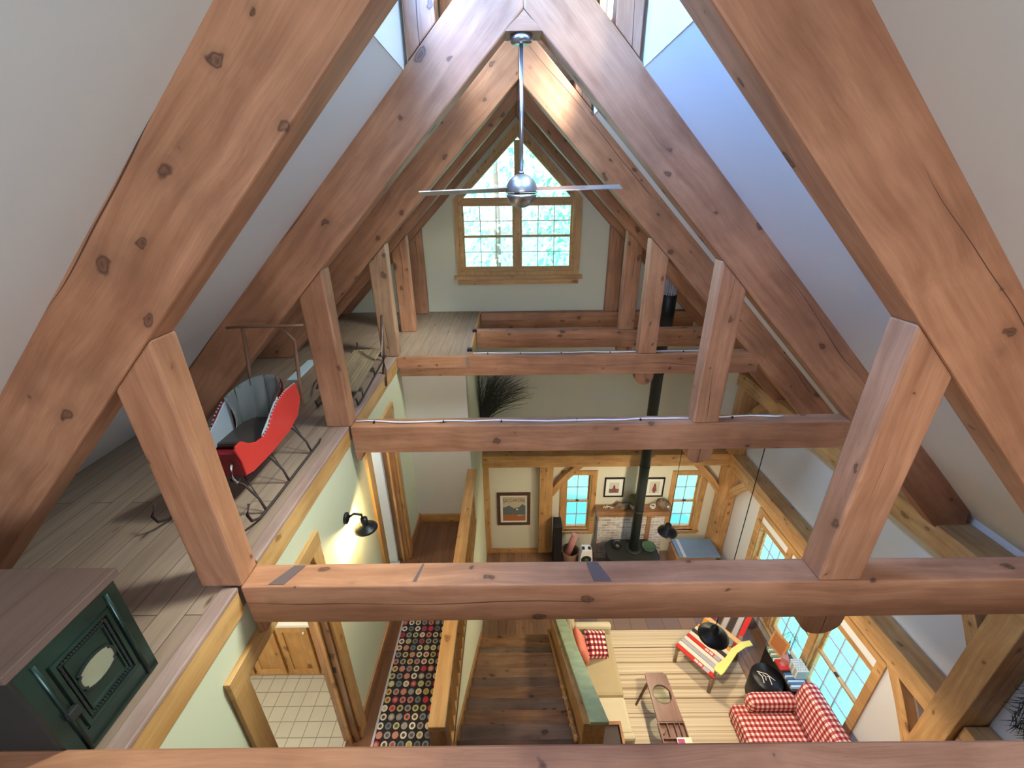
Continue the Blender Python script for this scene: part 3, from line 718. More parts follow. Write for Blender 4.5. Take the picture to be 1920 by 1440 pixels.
for pts in ([(-1.25, 1.55), (-1.17, 1.55), (-1.11, 1.67), (-1.17, 1.67)], [(.40, 1.55), (.49, 1.55), (.44, 1.67), (.38, 1.67)], [(-.52, 1.56), (-.50, 1.56), (-.48, 1.67), (-.49, 1.67)]):
    B().prism(pts, XY, 5.4035, 5.4045).out('ink_stain', plain('blue_black_stain', (.13, .085, .08), .6), t1)
t2 = truss(2, TY[1], .15, 'second roof truss, the one that carries the ceiling fan at its peak')
t3 = truss(3, TY[2], .15, 'third roof truss, its tie beam at the front of the far loft platform')
t4 = truss(4, TY[3], .14, 'fourth roof truss, its short tie beam just in front of the last one', tieL=-.512)
t5 = truss(5, TY[4], .13, 'farthest roof truss, standing against the gable wall', tieL=-.512)
# front tie beam across the bottom of the view
tag(bar('tie_beam', -3.2, 3.3, .60, .799, 5.26, 5.525, 'x', 'timber', rough=.001), 'red-brown tie beam across the very bottom of the view', 'beam')
# lantern posts on the second truss
for a, c, w in [(CXL + .03, -.43, 'left'), (.635, CXR - .03, 'right')]:
    zb = lambda x: 8.625 - abs(x - RX)
    for y, k in ((3.16, 'second'), (4.855, 'third')):
        tag(B().prism([(a, zb(a) + .02), (c, zb(c) + .02), (c, LT - .01), (a, LT - .01)], XZ, y, y + .13, bev=.006).out('lantern_post', 'timber', xdir=(0, 0, 1), rough=.002),
            'short upright post on the %s truss, %s of the roof peak' % (k, w), 'post', None)
# block at the second peak that the fan hangs from
tag(B().prism([(-.03, 8.075), (.21, 8.075), (.125, 8.14), (RX, 8.175), (.055, 8.14)], XZ, 3.148, 3.33).out('fan_block', 'timber', xdir=(1, 0, 0)), 'small wooden block wedged under the second roof peak above the fan', 'block')
# rear lower frame ------------------------------------------------
tag(bar('girt_beam', -.60, 4.14, 6.80, 6.99, 2.37, 2.63, 'x', 'pinetim'), 'yellow horizontal girt above the fireplace wall', 'beam')
tag(bar('girt_beam', 4.14, 4.39, 2.53, 6.99, 2.37, 2.65, 'y', 'pinetim'), 'yellow horizontal girt above the row of right windows', 'beam')
tag(bar('girt_beam', 4.14, 4.39, -1.98, 2.27, 2.37, 2.65, 'y', 'pinetim'), 'short yellow girt on the near side of the right wall post', 'beam')
tag(bar('plate_beam', 4.05, 4.397, -1.98, 6.99, 4.0, 4.25, 'y', 'pinetim'), 'long wall plate carrying the rafter feet on the right', 'beam')
tag(bar('wall_post', .51, .78, 6.84, 6.99, 0.13, 2.37, 'z', 'pinetim'), 'yellow post between the framed poster and the black cabinet', 'post')
tag(bar('wall_post', -.598, -.49, 6.84, 6.975, 0.13, 2.37, 'z', 'pinetim'), 'slim pine post left of the framed poster', 'post')
tag(bar('wall_post', 4.10, 4.38, 6.72, 6.98, 0.0, 2.37, 'z', 'pinetim'), 'corner post at the far right of the living room', 'post')
tag(bar('wall_post', 4.08, 4.36, 6.74, 6.98, 2.65, 4.0, 'z', 'pinetim'), 'upper corner post standing on the far right girt', 'post')
tag(bar('wall_post', 4.08, 4.38, 2.28, 2.52, 0.0, 4.0, 'z', 'pinetim'), 'thick yellow post between the two girts at the right edge', 'post')
def brace(plane, p, q, t0, t1, lab, bow=.10, w=.13, mat='pinetim'):
    """knee brace between two contact points, gently curved on its inner side"""
    P, Q = Vector(p), Vector(q); d = (Q - P).normalized(); n = Vector((-d.y, d.x))
    if bow < 0: n = -n; bow = -bow
    N = 8; A = []; C = []
    for k in range(N + 1):
        s = k / N; m = P + (Q - P) * s
        o = n * (bow * 4 * s * (1 - s))
        A.append(tuple(m + o)); C.append(tuple(m + o + n * w))
    b = B().prism(A + C[::-1], plane, t0, t1, bev=.005)
    xd = plane(d.x, d.y, 0)
    return tag(b.out('knee_brace', mat, xdir=xd, ydir=(0, 1, 0) if plane is XZ else (1, 0, 0)), lab, 'brace')
brace(XZ, (.79, 1.62), (1.40, 2.36), 6.86, 6.96, 'knee brace from the post beside the black cabinet up to the girt', bow=.03)
brace(XZ, (4.09, 1.62), (3.48, 2.36), 6.86, 6.96, 'knee brace from the girt down to the far corner post', bow=-.03)
brace(YZ, (6.71, 1.62), (6.12, 2.36), 4.20, 4.32, 'short curved brace on the right wall by the far corner post', bow=-.03)
brace(YZ, (2.54, 1.55), (3.14, 2.36), 4.20, 4.32, 'knee brace under the right girt beside the checked armchair window', bow=.03)
brace(YZ, (2.54, 3.25), (3.10, 3.99), 4.18, 4.30, 'knee brace from the right wall post up to the wall plate', bow=.03)
brace(YZ, (6.72, 3.25), (6.15, 3.99), 4.18, 4.30, 'knee brace from the upper corner post up to the wall plate', bow=-.03)

# ================================================================ ceiling fan
fx, fy = .077, 3.225
t = thing('ceiling_fan', (fx, fy, 8.072), 'brushed steel ceiling fan on a long rod below the second roof peak', 'fan')
B().lathe([(.068, 8.074), (.070, 8.050), (.062, 8.034), (.0, 8.030)], (fx, fy, 0)).out('canopy', 'steel', t)
B().tube([(fx, fy, 8.03), (fx, fy, 7.31)], .0125, 14).out('down_rod', 'steel', t)
rb = .108; zc = 7.212
up = [(.0, zc + rb + .012), (.018, zc + rb + .012), (.018, zc + rb - .002)] + [(rb * math.cos(a), zc + rb * math.sin(a)) for a in [PI * .45 * (1 - k / 9) for k in range(10)]]
B().lathe(up + [(rb, zc - .006), (rb * .97, zc - .010)], (fx, fy, 0), 36).out('motor_housing', 'steel', t)
B().lathe([(rb * .9, zc - .012), (rb * .9, zc - .022)], (fx, fy, 0), 36).out('motor_band', 'black', t)
B().lathe([(rb * .97, zc - .024)] + [(rb * math.cos(a), zc + rb * math.sin(a)) for a in [-.22 - (PI / 2 - .22) * k / 10 for k in range(10)]] + [(0, zc - rb)], (fx, fy, 0), 36).out('lower_housing', 'steel', t)
for s in (-1, 1):
    b = B(); N = 8; top = []; bot = []
    for k in range(N + 1):
        u = k / N; x = fx + s * (.09 + .60 * u); w = .045 + .02 * math.sin(PI * min(1, u * 1.1))
        z = zc + .008 + (-.02 * u if s < 0 else .01 * u); tw = .012 * (1 if s > 0 else -1)
        y = fy + (.03 * u if s > 0 else -.06 * u)
        top.append(((x, y - w, z - tw), (x, y + w, z + tw)))
    for a, c in zip(top, top[1:]):
        for dz in (0, .006):
            f = [b.bm.verts.new((p[0], p[1], p[2] + dz)) for p in (a[0], a[1], c[1], c[0])]
            b.bm.faces.new(f)
        for i0, i1 in ((0, 0), (1, 1)):
            f = [b.bm.verts.new(v) for v in (a[i0], c[i0], (c[i0][0], c[i0][1], c[i0][2] + .006), (a[i0][0], a[i0][1], a[i0][2] + .006))]
            b.bm.faces.new(f)
    a = top[-1]; b.bm.faces.new([b.bm.verts.new(v) for v in (a[0], a[1], (a[1][0], a[1][1], a[1][2] + .006), (a[0][0], a[0][1], a[0][2] + .006))])
    bmesh.ops.remove_doubles(b.bm, verts=b.bm.verts, dist=.0005)
    b.out('blade', 'steel', t)

# cables on tie beams
def cable(pts, lab, clips):
    t = thing('electric_cable', pts[0], lab, 'cable')
    B().tube(pts, .0065, 8).out('wire', 'cable', t)
    for c in clips: B().box(c[0] - .006, c[0] + .006, c[1] - .014, c[1] + .014, 5.398, 5.416).out('clip', 'black', t)
def wav(x0, x1, y, n, a=.018, seed=0):
    return [(x0 + (x1 - x0) * k / n, y + a * noise.noise(Vector((k * .35, seed, 0))) * 2, 5.411) for k in range(n + 1)]
cable(wav(-1.36, 1.515, 3.215, 26, seed=1.3), 'thin white cable lying along the second tie beam', [(-1.2, 3.215), (-.6, 3.22), (-.1, 3.21), (.55, 3.215), (1.1, 3.215)])
cable(wav(1.76, 2.35, 3.235, 8, seed=2.3), 'short white cable on the second tie beam, right of its post', [(1.9, 3.235)])
cable(wav(-.48, 1.515, 4.91, 18, .012, 5.1), 'thin white cable lying along the third tie beam', [(-.3, 4.91), (.1, 4.91), (.6, 4.91), (1.2, 4.91)])
cable(wav(1.76, 2.55, 4.91, 8, .010, 7.1), 'short white cable on the third tie beam, right of its post', [(2.1, 4.91)])
tag(B().box(-.56, -.50, 4.99, 5.06, 5.40, 5.44, .005).out('bracket', 'black'), 'small black bracket at the near corner of the loft platform edge', 'bracket')
tag(B().box(-.56, -.50, 5.80, 5.85, 5.40, 5.44, .005).out('bracket', 'black'), 'small black bracket further along the loft platform edge, by the fourth tie beam', 'bracket')

# ================================================================ stairs
t = thing('staircase', (0, 3.4, 0), 'wide plank staircase descending from the hallway to the ground floor', 'stairs')
for n in range(13):
    y = 4.95 - n * .235; z0 = (n + 1) * .193
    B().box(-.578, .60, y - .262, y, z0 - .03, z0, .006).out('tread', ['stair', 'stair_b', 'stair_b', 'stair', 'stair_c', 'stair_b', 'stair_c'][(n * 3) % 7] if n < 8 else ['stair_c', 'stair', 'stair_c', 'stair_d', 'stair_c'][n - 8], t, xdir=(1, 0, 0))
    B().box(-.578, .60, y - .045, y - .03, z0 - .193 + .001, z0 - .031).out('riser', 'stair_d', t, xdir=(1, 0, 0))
B().box(-.578, .60, 1.90, 1.915, 2.51, 2.68).out('riser', 'stair', t, xdir=(1, 0, 0))
sl = [(4.97, .13), (4.97, .26), (1.97, 2.72), (1.90, 2.72), (1.90, 2.35)]
B().prism(sl, YZ, -.598, -.580).out('stringer', 'pine', t, xdir=(0, 1, -.82), ydir=(1, 0, 0))
# half wall on the right of the stairs with its sloping green cap
zc_ = lambda y: 2.90 - .81 * (y - 2.22)
hw = [(2.22, 0.005), (5.0, 0.005), (5.0, zc_(5.0) - .05), (2.22, zc_(2.22) - .05)]
t = thing('stair_half_wall', (.70, 3.5, 0), 'pine boarded half wall with sloping green cap beside the stairs', 'half wall')
B().prism(hw, YZ, .605, .80).out('wall_body', 'pinetim', t, xdir=(0, 1, -.8), ydir=(1, 0, 0))
B().prism([(2.20, zc_(2.2) - .048), (5.04, zc_(5.04) - .048), (5.04, zc_(5.04)), (2.20, zc_(2.2))], YZ, .655, .825, bev=.006).out('cap', 'greencap', t, xdir=(0, 1, -.8), ydir=(1, 0, 0))
B().tube([(.565, y, zc_(y) - .38) for y in (2.3, 3.0, 3.6, 4.3, 4.95)], .02, 10).out('handrail', 'pine', t)
b = B()
for k in range(26):
    y = 2.28 + k * .04; b.blob((.563 + .008 * math.sin(k * 2.1), y, zc_(y) - .375 + .012 * math.sin(k * 1.3)), (.02 + .007 * math.sin(k * 2.7), .022, .024), sub=2)
tag(b.out('bead_garland', 'pine'), 'lumpy wooden garland wound along the stair handrail', 'garland')
# hallway railing
t = thing('hallway_railing', (-.585, 3.4, 2.7), 'pine railing with flat handrail between hallway and stairs', 'railing')
B().box(-.65, -.52, 1.80, 4.99, 3.60, 3.65, .006).out('handrail', 'pine', t, xdir=(0, 1, 0), ydir=(1, 0, 0), rough=.001)
B().box(-.648, -.522, 1.80, 1.90, 2.70, 3.60, .004).out('newel_post', 'stair', t, xdir=(0, 0, 1))
B().box(-.605, -.565, 1.90, 4.99, 2.70, 2.74, .003).out('bottom_rail', 'pine', t, xdir=(0, 1, 0), ydir=(1, 0, 0))
n = 24
for k in range(n):
    y = 1.99 + k * (4.93 - 1.99) / (n - 1)
    B().box(-.60, -.57, y - .014, y + .014, 2.74, 3.60).out('baluster', 'pine', t, xdir=(0, 0, 1))

# ================================================================ hallway things
tag(B().box(-1.285, -.70, 1.2, 3.75, 2.702, 2.714, .003).out('runner_rug', 'ringrug'), 'dark runner rug covered in rows of coloured rings', 'rug')
B_ = bpy.data.objects['runner_rug']
rb_ = B().box(-1.305, -1.285, 1.2, 3.75, 2.702, 2.712).out('rug_binding', M['skigrey'], B_)
# barn-style wall lamp
sy, sz = 2.80, 4.72
t = thing('wall_lamp', (LX, sy, sz - .1), 'black barn-style wall lamp, lit, on the hallway wall', 'lamp')
B().lathe([(0, 0), (.05, 0), (.05, .018), (.02, .03), (0, .03)], (LX + .001, sy, sz + .0), 20, 'x').out('wall_plate', 'black', t)
B().tube([(LX + .02, sy, sz), (LX + .08, sy, sz + .045), (LX + .14, sy, sz + .035), (LX + .15, sy + .0, sz - .03)], .011, 10).out('arm', 'black', t)
lx = LX + .155
B().lathe([(.0, .01), (.028, .008), (.03, -.05), (.036, -.062), (.085, -.088), (.10, -.10), (.097, -.104), (.08, -.094), (.03, -.07), (0, -.06)], (lx, sy, sz - .01), 26).out('shade', 'black', t)
B().blob((lx, sy, sz - .11), (.022, .022, .028), 0, sub=2).out('bulb', 'bulb', t)
lamp('wall_lamp_light', 'POINT', (lx - .03, sy, sz - .165), 24, (1.0, .74, .36), .02)
# bathroom cabinet
t = thing('bathroom_cabinet', (-2.3, 2.86, 2.7), 'knotty pine vanity cabinet with white top in the bathroom', 'cabinet')
B().box(-3.0, -1.58, 2.765, 2.955, 2.70, 3.50).out('carcass', 'pine', t, xdir=(1, 0, 0))
B().box(-3.0, -1.56, 2.70, 2.957, 3.502, 3.54, .006).out('countertop', 'trimwhite', t)
for x in (-2.95, -2.62, -2.29, -1.96):
    d = B(); w = .30
    d.prism([rect(x, x + w, 2.76, 3.46), rect(x + .055, x + w - .055, 2.83, 3.39)], XZ, 2.735, 2.763)
    dd = d.out('cabinet_door', 'pine', t, xdir=(0, 0, 1))
    B().box(x + .055, x + w - .055, 2.748, 2.763, 2.83, 3.39).out('door_panel', 'pine', dd, xdir=(0, 0, 1))
    kx = x + (w - .03 if x in (-2.95, -2.29) else .03)
    B().blob((kx, 2.722, 3.40), (.013, .013, .013), 0, sub=2).out('knob', 'trimwhite', dd)

# ================================================================ loft things
# old enamelled stove standing with its ornate door towards the opening
t = thing('old_stove', (-1.88, .975, 5.40), 'green-black cast iron stove with ornate door and plank top on the loft', 'stove')
B().box(-2.30, -1.515, .795, 1.15, 5.416, 5.90, .01).out('body', 'iron', t)
B().box(-2.42, -1.492, .775, 1.175, 5.902, 5.935, .003).out('top_board', 'boxtop', t)
fr = B(); fr.prism([rect(.795, 1.15, 5.416, 5.90), rect(.865, 1.095, 5.50, 5.835)], YZ, -1.515, -1.500); 
fo = fr.out('front_frame', 'stovegreen', t)
dr = B().box(-1.515, -1.503, .867, 1.093, 5.502, 5.833).out('oven_door', 'stovegreen', t)
m1 = B(); m1.prism([rect(.872, 1.088, 5.508, 5.828), rect(.885, 1.075, 5.524, 5.812)], YZ, -1.503, -1.494)
m1.prism([rect(.905, 1.055, 5.548, 5.788), rect(.911, 1.049, 5.555, 5.781)], YZ, -1.503, -1.497)
m1.out('door_moulding', 'stovegreen', dr)
bd = B()
for k in range(26):
    z = 5.535 + k * .0104
    for y in (.895, 1.065): bd.box(-1.503, -1.496, y - .004, y + .004, z - .003, z + .003)
for k in range(16):
    y = .905 + k * .01
    for z in (5.535, 5.80): bd.box(-1.503, -1.496, y - .003, y + .003, z - .004, z + .004)
bd.out('bead_border', 'iron', dr)
q1 = [(.062, 0), (.060, .018), (.050, .026), (.054, .034), (.044, .040), (.030, .046), (.012, .050)]
q1 = q1 + [(-u, v) for u, v in q1[::-1]]; q1 = q1 + [(-u, -v) for u, v in q1[1:-1]]
pts = [(.978 + u, 5.668 + v) for u, v in q1]
B().prism(pts, YZ, -1.503, -1.498).out('plaque', 'plaque', dr)
pts2 = [(.98 + (u - .98) * 1.13, 5.668 + (v - 5.668) * 1.09) for u, v in pts]
B().prism([pts2, pts], YZ, -1.503, -1.495).out('plaque_rim', 'iron', dr)
B().box(-1.502, -1.480, .838, .872, 5.60, 5.64, .004).out('latch', 'iron', t)
for y in (.845, 1.105): B().tube([(-1.497, y, 5.43), (-1.497, y, 5.88)], .007, 8).out('corner_bead', 'stovegreen', t)

# child's red sleigh ------------------------------------------------
t = thing('child_sleigh', (-1.81, 2.5, 5.405), 'small red child sleigh with grey tufted lining and push handle', 'sleigh')
prof = [(2.90, 5.925), (2.915, 5.80), (2.83, 5.69), (2.68, 5.645), (2.42, 5.628), (2.20, 5.635), (2.13, 5.655), (2.125, 5.76), (2.10, 5.845), (2.115, 5.868), (2.17, 5.87), (2.23, 5.82), (2.30, 5.785), (2.38, 5.775), (2.46, 5.80), (2.53, 5.86), (2.62, 5.905), (2.75, 5.93)]
B().prism(prof, YZ, -1.632, -1.618, bev=.004).out('side_panel', 'red', t)
B().prism(prof, YZ, -2.012, -1.998, bev=.004).out('side_panel', 'darkred', t)
B().box(-1.998, -1.632, 2.14, 2.72, 5.640, 5.655).out('floor_board', 'darkred', t)
B().prism([(2.13, 5.655), (2.145, 5.655), (2.12, 5.82), (2.105, 5.82)], YZ, -1.998, -1.632).out('dash_panel', 'darkred', t)
bk = B(); N = 10
for k in range(N + 1):
    pass
def backsurf(off, z0, z1, tuft):
    b = B(); cols = 42; rows = 8; g = []
    for i in range(cols + 1):
        a = PI * (i / cols); row = []
        cx, cyy = -1.815, 2.62
        for j in range(rows + 1):
            v = j / rows
            rx = .178 - off; ry = .235 + .06 * v - off
            tf = tuft * (abs(math.sin(a * 5.5)) ** .6) * math.sin(PI * min(1, v * 1.0 + .05))
            x = cx + (rx - tf) * math.cos(a); y = cyy + (ry - tf) * max(0, math.sin(a)) ** .7
            row.append(b.bm.verts.new((x, y, z0 + (z1 + .05 * math.sin(a) - z0) * v)))
        g.append(row)
    for i in range(cols):
        for j in range(rows):
            b.bm.faces.new([g[i][j], g[i + 1][j], g[i + 1][j + 1], g[i][j + 1]]).smooth = True
    return b
b = backsurf(.0, 5.66, 5.93, .0); bmesh.ops.solidify(b.bm, geom=b.bm.faces[:], thickness=.008)
b.out('back_panel', 'red', t)
b = backsurf(.012, 5.67, 5.945, .036); bmesh.ops.solidify(b.bm, geom=b.bm.faces[:], thickness=.012)
b.out('tufted_back', 'greyfab2', t)
b = B()
for k in range(1, 6):
    a_ = PI * k / 5.5 + .0; P_ = []
    for j in range(7):
        v = j / 6; rx, ry = .163, .223 + .06 * v
        P_.append((-1.815 + rx * math.cos(a_), 2.62 + ry * max(0, math.sin(a_)) ** .7, 5.68 + (5.945 + .05 * math.sin(a_) - 5.68) * v))
    b.tube(P_, .0045, 6)
b.out('tuft_seams', M['slate'], t)
for x, nm in ((-1.992, 'l'), (-1.645, 'r')):
    pp = [(2.36, 5.67), (2.64, 5.67), (2.66, 5.93), (2.60, 5.90), (2.50, 5.84), (2.40, 5.785)]
    B().prism(pp, YZ, x, x + .012, bev=.004).out('side_lining', 'greyfab', t)
b = B()
for x in (-1.625, -2.005):
    for k in range(22):
        s = k / 21; y = 2.38 + s * .5
        z = [5.775, 5.80, 5.86, 5.905, 5.93, 5.925]; yy = [2.38, 2.46, 2.53, 2.62, 2.75, 2.90]
        for i in range(5):
            if yy[i] <= y <= yy[i + 1] + 1e-6: zz = z[i] + (z[i + 1] - z[i]) * (y - yy[i]) / (yy[i + 1] - yy[i])
        b.blob((x, y, zz + .004), (.007, .007, .006), 0, sub=1)
b.out('stud_trim', M['skigrey'], t)
B().cushion(-1.985, -1.645, 2.42, 2.80, 5.657, 5.70).out('seat_pad', M['slate'], t)
for x in (-1.99, -1.62):
    B().tube([(x, 2.93, 5.72), (x, 2.96, 5.92), (x, 3.0, 6.10), (x + .012, 3.0, 6.22), (x + .02 * (1 if x < -1.8 else -1) * 2, 2.97, 6.335)], [.011, .012, .014, .012, .010], 10).out('handle_upright', 'bent', t)
B().tube([(-2.06, 2.965, 6.335), (-1.95, 2.965, 6.345), (-1.60, 2.965, 6.345), (-1.50, 2.965, 6.35)], [.009, .012, .012, .009], 10).out('handle_bar', 'bent', t)
for x in (-1.54, -2.09):
    B().tube([(x, 2.92, 5.425), (x, 2.88, 5.414), (x, 2.2, 5.414), (x, 2.02, 5.42), (x, 1.95, 5.46), (x, 1.93, 5.52), (x, 1.97, 5.57)], .009, 8).out('runner', 'rust', t)
for y in (2.78, 2.42, 2.12):
    for x, xb in ((-1.72, -1.54), (-1.91, -2.09)):
        B().tube([(x, y, 5.63), (x + (xb - x) * .45, y - .01, 5.60), (x + (xb - x) * .85, y - .02, 5.50), (xb, y - .03, 5.418)], .0075, 8).out('leg_strut', 'rust', t)
        B().tube([(x, y + .1, 5.63), (xb, y - .02, 5.418)], .004, 6).out('brace_rod', 'rust', t)
B().tube([(-1.70, 2.17, 5.60), (-1.67, 2.10, 5.62), (-1.655, 2.06, 5.68), (-1.66, 2.08, 5.74), (-1.68, 2.12, 5.75)], .006, 8).out('front_loop', M['skigrey'], t)
# old slatted sled, stick, pale light patch
t = thing('slatted_sled', (-1.62, 4.3, 5.405), 'old slatted wooden sled lying along the loft edge between posts', 'sled')
ang = .08
def sl_(u, v, z): # u along sled, v across
    c, s = math.cos(ang), math.sin(ang); o = Vector((-1.435, 3.56, 0))
    return (o.x - s * u - c * v, o.y + c * u - s * v, z)
for k in range(9):
    v = .02 + k * .036
    P = [sl_(.05 + .03 * math.sin(k * 2), v, 5.52), sl_(1.25, v, 5.52)]
    b = B(); b.prism([(0.05 + .02 * math.sin(k * 2.2), v), (1.22 + .03 * math.sin(k * 3.1), v), (1.22, v + .031), (.05, v + .031)], lambda a, c_, z: sl_(a, c_, z), 5.515, 5.53)
    b.out('slat', 'oldwood', t, xdir=(-math.sin(ang), math.cos(ang), 0))
for v in (.0, .36):
    B().tube([sl_(-.08, v, 5.50), sl_(-.05, v, 5.43), sl_(.1, v, 5.415), sl_(1.3, v, 5.415), sl_(1.42, v, 5.46), sl_(1.46, v, 5.54)], .010, 8).out('runner', 'rust', t)
for u in (.12, .65, 1.15):
    b = B(); b.prism([(u, 0), (u + .035, 0), (u + .035, .36), (u, .36)], lambda a, c_, z: sl_(a, c_, z), 5.485, 5.514); b.out('cross_bar', 'dark', t)
    for v in (.0, .36): B().tube([sl_(u + .017, v, 5.50), sl_(u + .017, v, 5.415)], .008, 6).out('upright', 'rust', t)
B().tube([sl_(.2, .44, 5.50), sl_(.55, .47, 5.56), sl_(.75, .43, 5.60), sl_(.82, .36, 5.56), sl_(.78, .34, 5.53)], .011, 8).out('steering_bar', 'rust', t)
tag(B().tube([(-1.405, 4.26, 5.28), (-1.40, 4.30, 5.45), (-1.40, 4.33, 5.62), (-1.41, 4.42, 5.80), (-1.43, 4.58, 5.985)], [.026, .024, .022, .020, .017], 9).out('walking_stick', 'dark'), 'dark curved stick leaning against the third truss post', 'stick')
tag(B().box(-2.42, -2.30, 4.15, 4.75, 5.402, 5.412, .002, rot=('Z', .05)).out('light_patch', 'lightblue'), 'pale blue strip standing in for a patch of light on the loft floor behind the sleigh handle', 'patch')  # thin slab coloured pale to stand for light falling on the floor

# ================================================================ living room
# wood stove and its pipe
px, py = 2.345, 6.30
t = thing('wood_stove', (2.30, 6.22, 0), 'dark cast iron wood stove in front of the brick chimney', 'stove')
out = [(1.84, 6.08), (1.98, 5.90), (2.62, 5.90), (2.76, 6.08), (2.76, 6.42), (2.62, 6.52), (1.98, 6.52), (1.84, 6.42)]
big = [(2.30 + (x - 2.30) * 1.09, 6.21 + (y - 6.21) * 1.09) for x, y in out]
B().prism(out, XY, .14, .74, bev=.012).out('firebox', 'iron', t)
B().prism(big, XY, .741, .785, bev=.010).out('top_plate', 'iron', t)
B().lathe([(.16, .786), (.15, .80), (.11, .80)], (px, py, 0), 28).out('flue_collar', 'iron', t)
for x in (1.92, 2.68):
    for y in (5.98, 6.44): B().tube([(x, y, .15), (x, y, .05), (x + .01, y, .008)], [.035, .022, .03], 8).out('leg', 'iron', t)
B().box(2.06, 2.54, 5.878, 5.898, .24, .66, .006).out('stove_door', 'iron', t)
B().tube([(2.50, 5.872, .45), (2.50, 5.845, .45), (2.50, 5.84, .52)], .008, 8).out('door_handle', 'steel', t)
t = thing('stove_pipe', (px, py, .80), 'tall dark stove pipe rising from the wood stove through the roof', 'pipe')
segs = [.801, 1.75, 2.75, 3.65, 4.55, 5.20]
for a, c in zip(segs, segs[1:]):
    B().lathe([(.088, a), (.088, c - .03), (.094, c - .028), (.094, c - .002)], (px, py, 0), 24).out('pipe_section', 'pipe', t)
B().lathe([(.115, 5.20), (.115, 5.78), (.10, 5.80)], (px, py, 0), 26).out('insulated_section', 'black', t)
b = B()
for k in range(16):
    a = 2 * PI * k / 16; b.box(px + .085 * math.cos(a) - .009, px + .085 * math.cos(a) + .009, py + .085 * math.sin(a) - .009, py + .085 * math.sin(a) + .009, 5.80, 6.26)
b.out('vent_cage', M['skigrey'], t)
# kettle and green pan on the stove
t = thing('kettle', (2.02, 6.34, .787), 'small black kettle on the left of the stove top', 'kettle')
B().lathe([(.07, .788), (.085, .81), (.08, .86), (.045, .895), (0, .90)], (2.02, 6.34, 0), 20).out('body', 'black', t)
B().tube([(1.95, 6.34, .87), (1.97, 6.34, .95), (2.07, 6.34, .95), (2.09, 6.34, .87)], .007, 8).out('handle', 'steel', t)
B().tube([(2.09, 6.32, .83), (2.14, 6.29, .87)], [.016, .009], 8).out('spout', 'black', t)
t = thing('enamel_pan', (2.66, 6.36, .787), 'dark green enamel pan on the right of the stove top', 'pan')
B().lathe([(0, .788), (.11, .788), (.135, .85), (.13, .85), (.105, .796), (0, .796)], (2.645, 6.30, 0), 24).out('body', 'potgreen', t)
B().tube([(2.77, 6.27, .845), (2.84, 6.22, .85)], .009, 8).out('handle', 'potgreen', t)
# chimney breast and mantel
tag(B().box(1.735, 3.09, 6.80, 6.995, .007, 1.185).out('chimney_breast', 'brick'), 'whitewashed brick chimney breast behind the wood stove', 'chimney')
tag(bar('mantel_shelf', 1.675, 3.165, 6.735, 6.99, 1.187, 1.30, 'x', 'stair'), 'thick wooden mantel shelf on the brick chimney breast', 'shelf')
tag(B().box(2.72, 2.81, 6.77, 6.798, .01, 1.18, .004).out('brick_trim', 'stair', xdir=(0, 0, 1)), 'vertical wooden strip on the brick, right of the stove pipe', 'trim')
# mantel ornaments
mz = 1.302
ORN = set(bpy.data.objects)
b = B()
for k, (x, y, h) in enumerate([(1.76, 6.62, .09), (1.80, 6.60, .12), (1.84, 6.62, .08), (1.90, 6.59, .07), (1.94, 6.60, .05)]):
    b.tube([(x, y, mz + .008), (x + .015, y, mz + h * .6), (x - .01 + .03 * (k % 2), y - .01, mz + h)], [.009, .007, .003], 6)
b.tube([(1.74, 6.61, mz + .03), (1.84, 6.61, mz + .06), (1.96, 6.60, mz + .03)], .009, 6)
tag(b.out('antler', 'bone'), 'small white antler at the left end of the mantel', 'antler')
t = thing('driftwood', (2.12, 6.62, mz), 'twisted grey driftwood on the left half of the mantel', 'driftwood')
b = B()
b.tube([(1.98, 6.6, mz + .05), (2.06, 6.62, mz + .11), (2.14, 6.64, mz + .06), (2.25, 6.62, mz + .12), (2.31, 6.6, mz + .07)], [.02, .04, .045, .03, .012], 8)
b.tube([(2.02, 6.66, mz + .03), (2.10, 6.58, mz + .035), (2.24, 6.62, mz + .04)], [.015, .035, .02], 8)
b.out('branch', 'fur', t)
t = thing('moss_basket', (2.42, 6.62, mz), 'stone bowl of moss left of the stove pipe on the mantel', 'basket')
B().lathe([(.07, mz + .002), (.115, mz + .06), (.12, mz + .13), (.11, mz + .13), (.09, mz + .05), (0, mz + .04)], (2.38, 6.60, 0), 20).out('bowl', 'stonepot', t)
B().blob((2.36, 6.62, mz + .22), (.13, .10, .11), .22, 4).out('moss', 'moss', t)
b = B()
for k in range(9):
    a = 2 * PI * k / 9; b.blob((2.72 + .05 * math.cos(a), 6.60, mz + .07 + .045 * math.sin(a)), (.02, .02, .018), .2, sub=1, seed=k)
b.blob((2.72, 6.60, mz + .03), (.045, .04, .028), .2, sub=2)
tag(b.out('white_blossom', 'bone'), 'cluster of white blossoms right of the stove pipe on the mantel', 'flowers')
t = thing('stuffed_animal', (2.93, 6.60, mz), 'grey-brown furry animal figure at the right end of the mantel', 'figurine')
b = B(); b.blob((2.91, 6.62, mz + .10), (.12, .09, .10), .12, 3)
b.tube([(2.95, 6.60, mz + .12), (3.03, 6.54, mz + .07), (3.07, 6.50, mz + .03)], [.07, .045, .02], 10); b.out('body', 'fur', t)
B().blob((2.99, 6.52, mz + .11), (.022, .018, .02), .1, sub=2).out('face_patch', 'bone', t)
for x in (2.86, 2.94): B().blob((x, 6.60, mz + .205), (.018, .012, .02), 0, sub=2).out('ear', 'fur', t)
for o_ in [o for o in bpy.data.objects if o not in ORN and o.parent is None]:
    o_.location.x = o_.location.x * 1.04 - .005; o_.location.y += .245
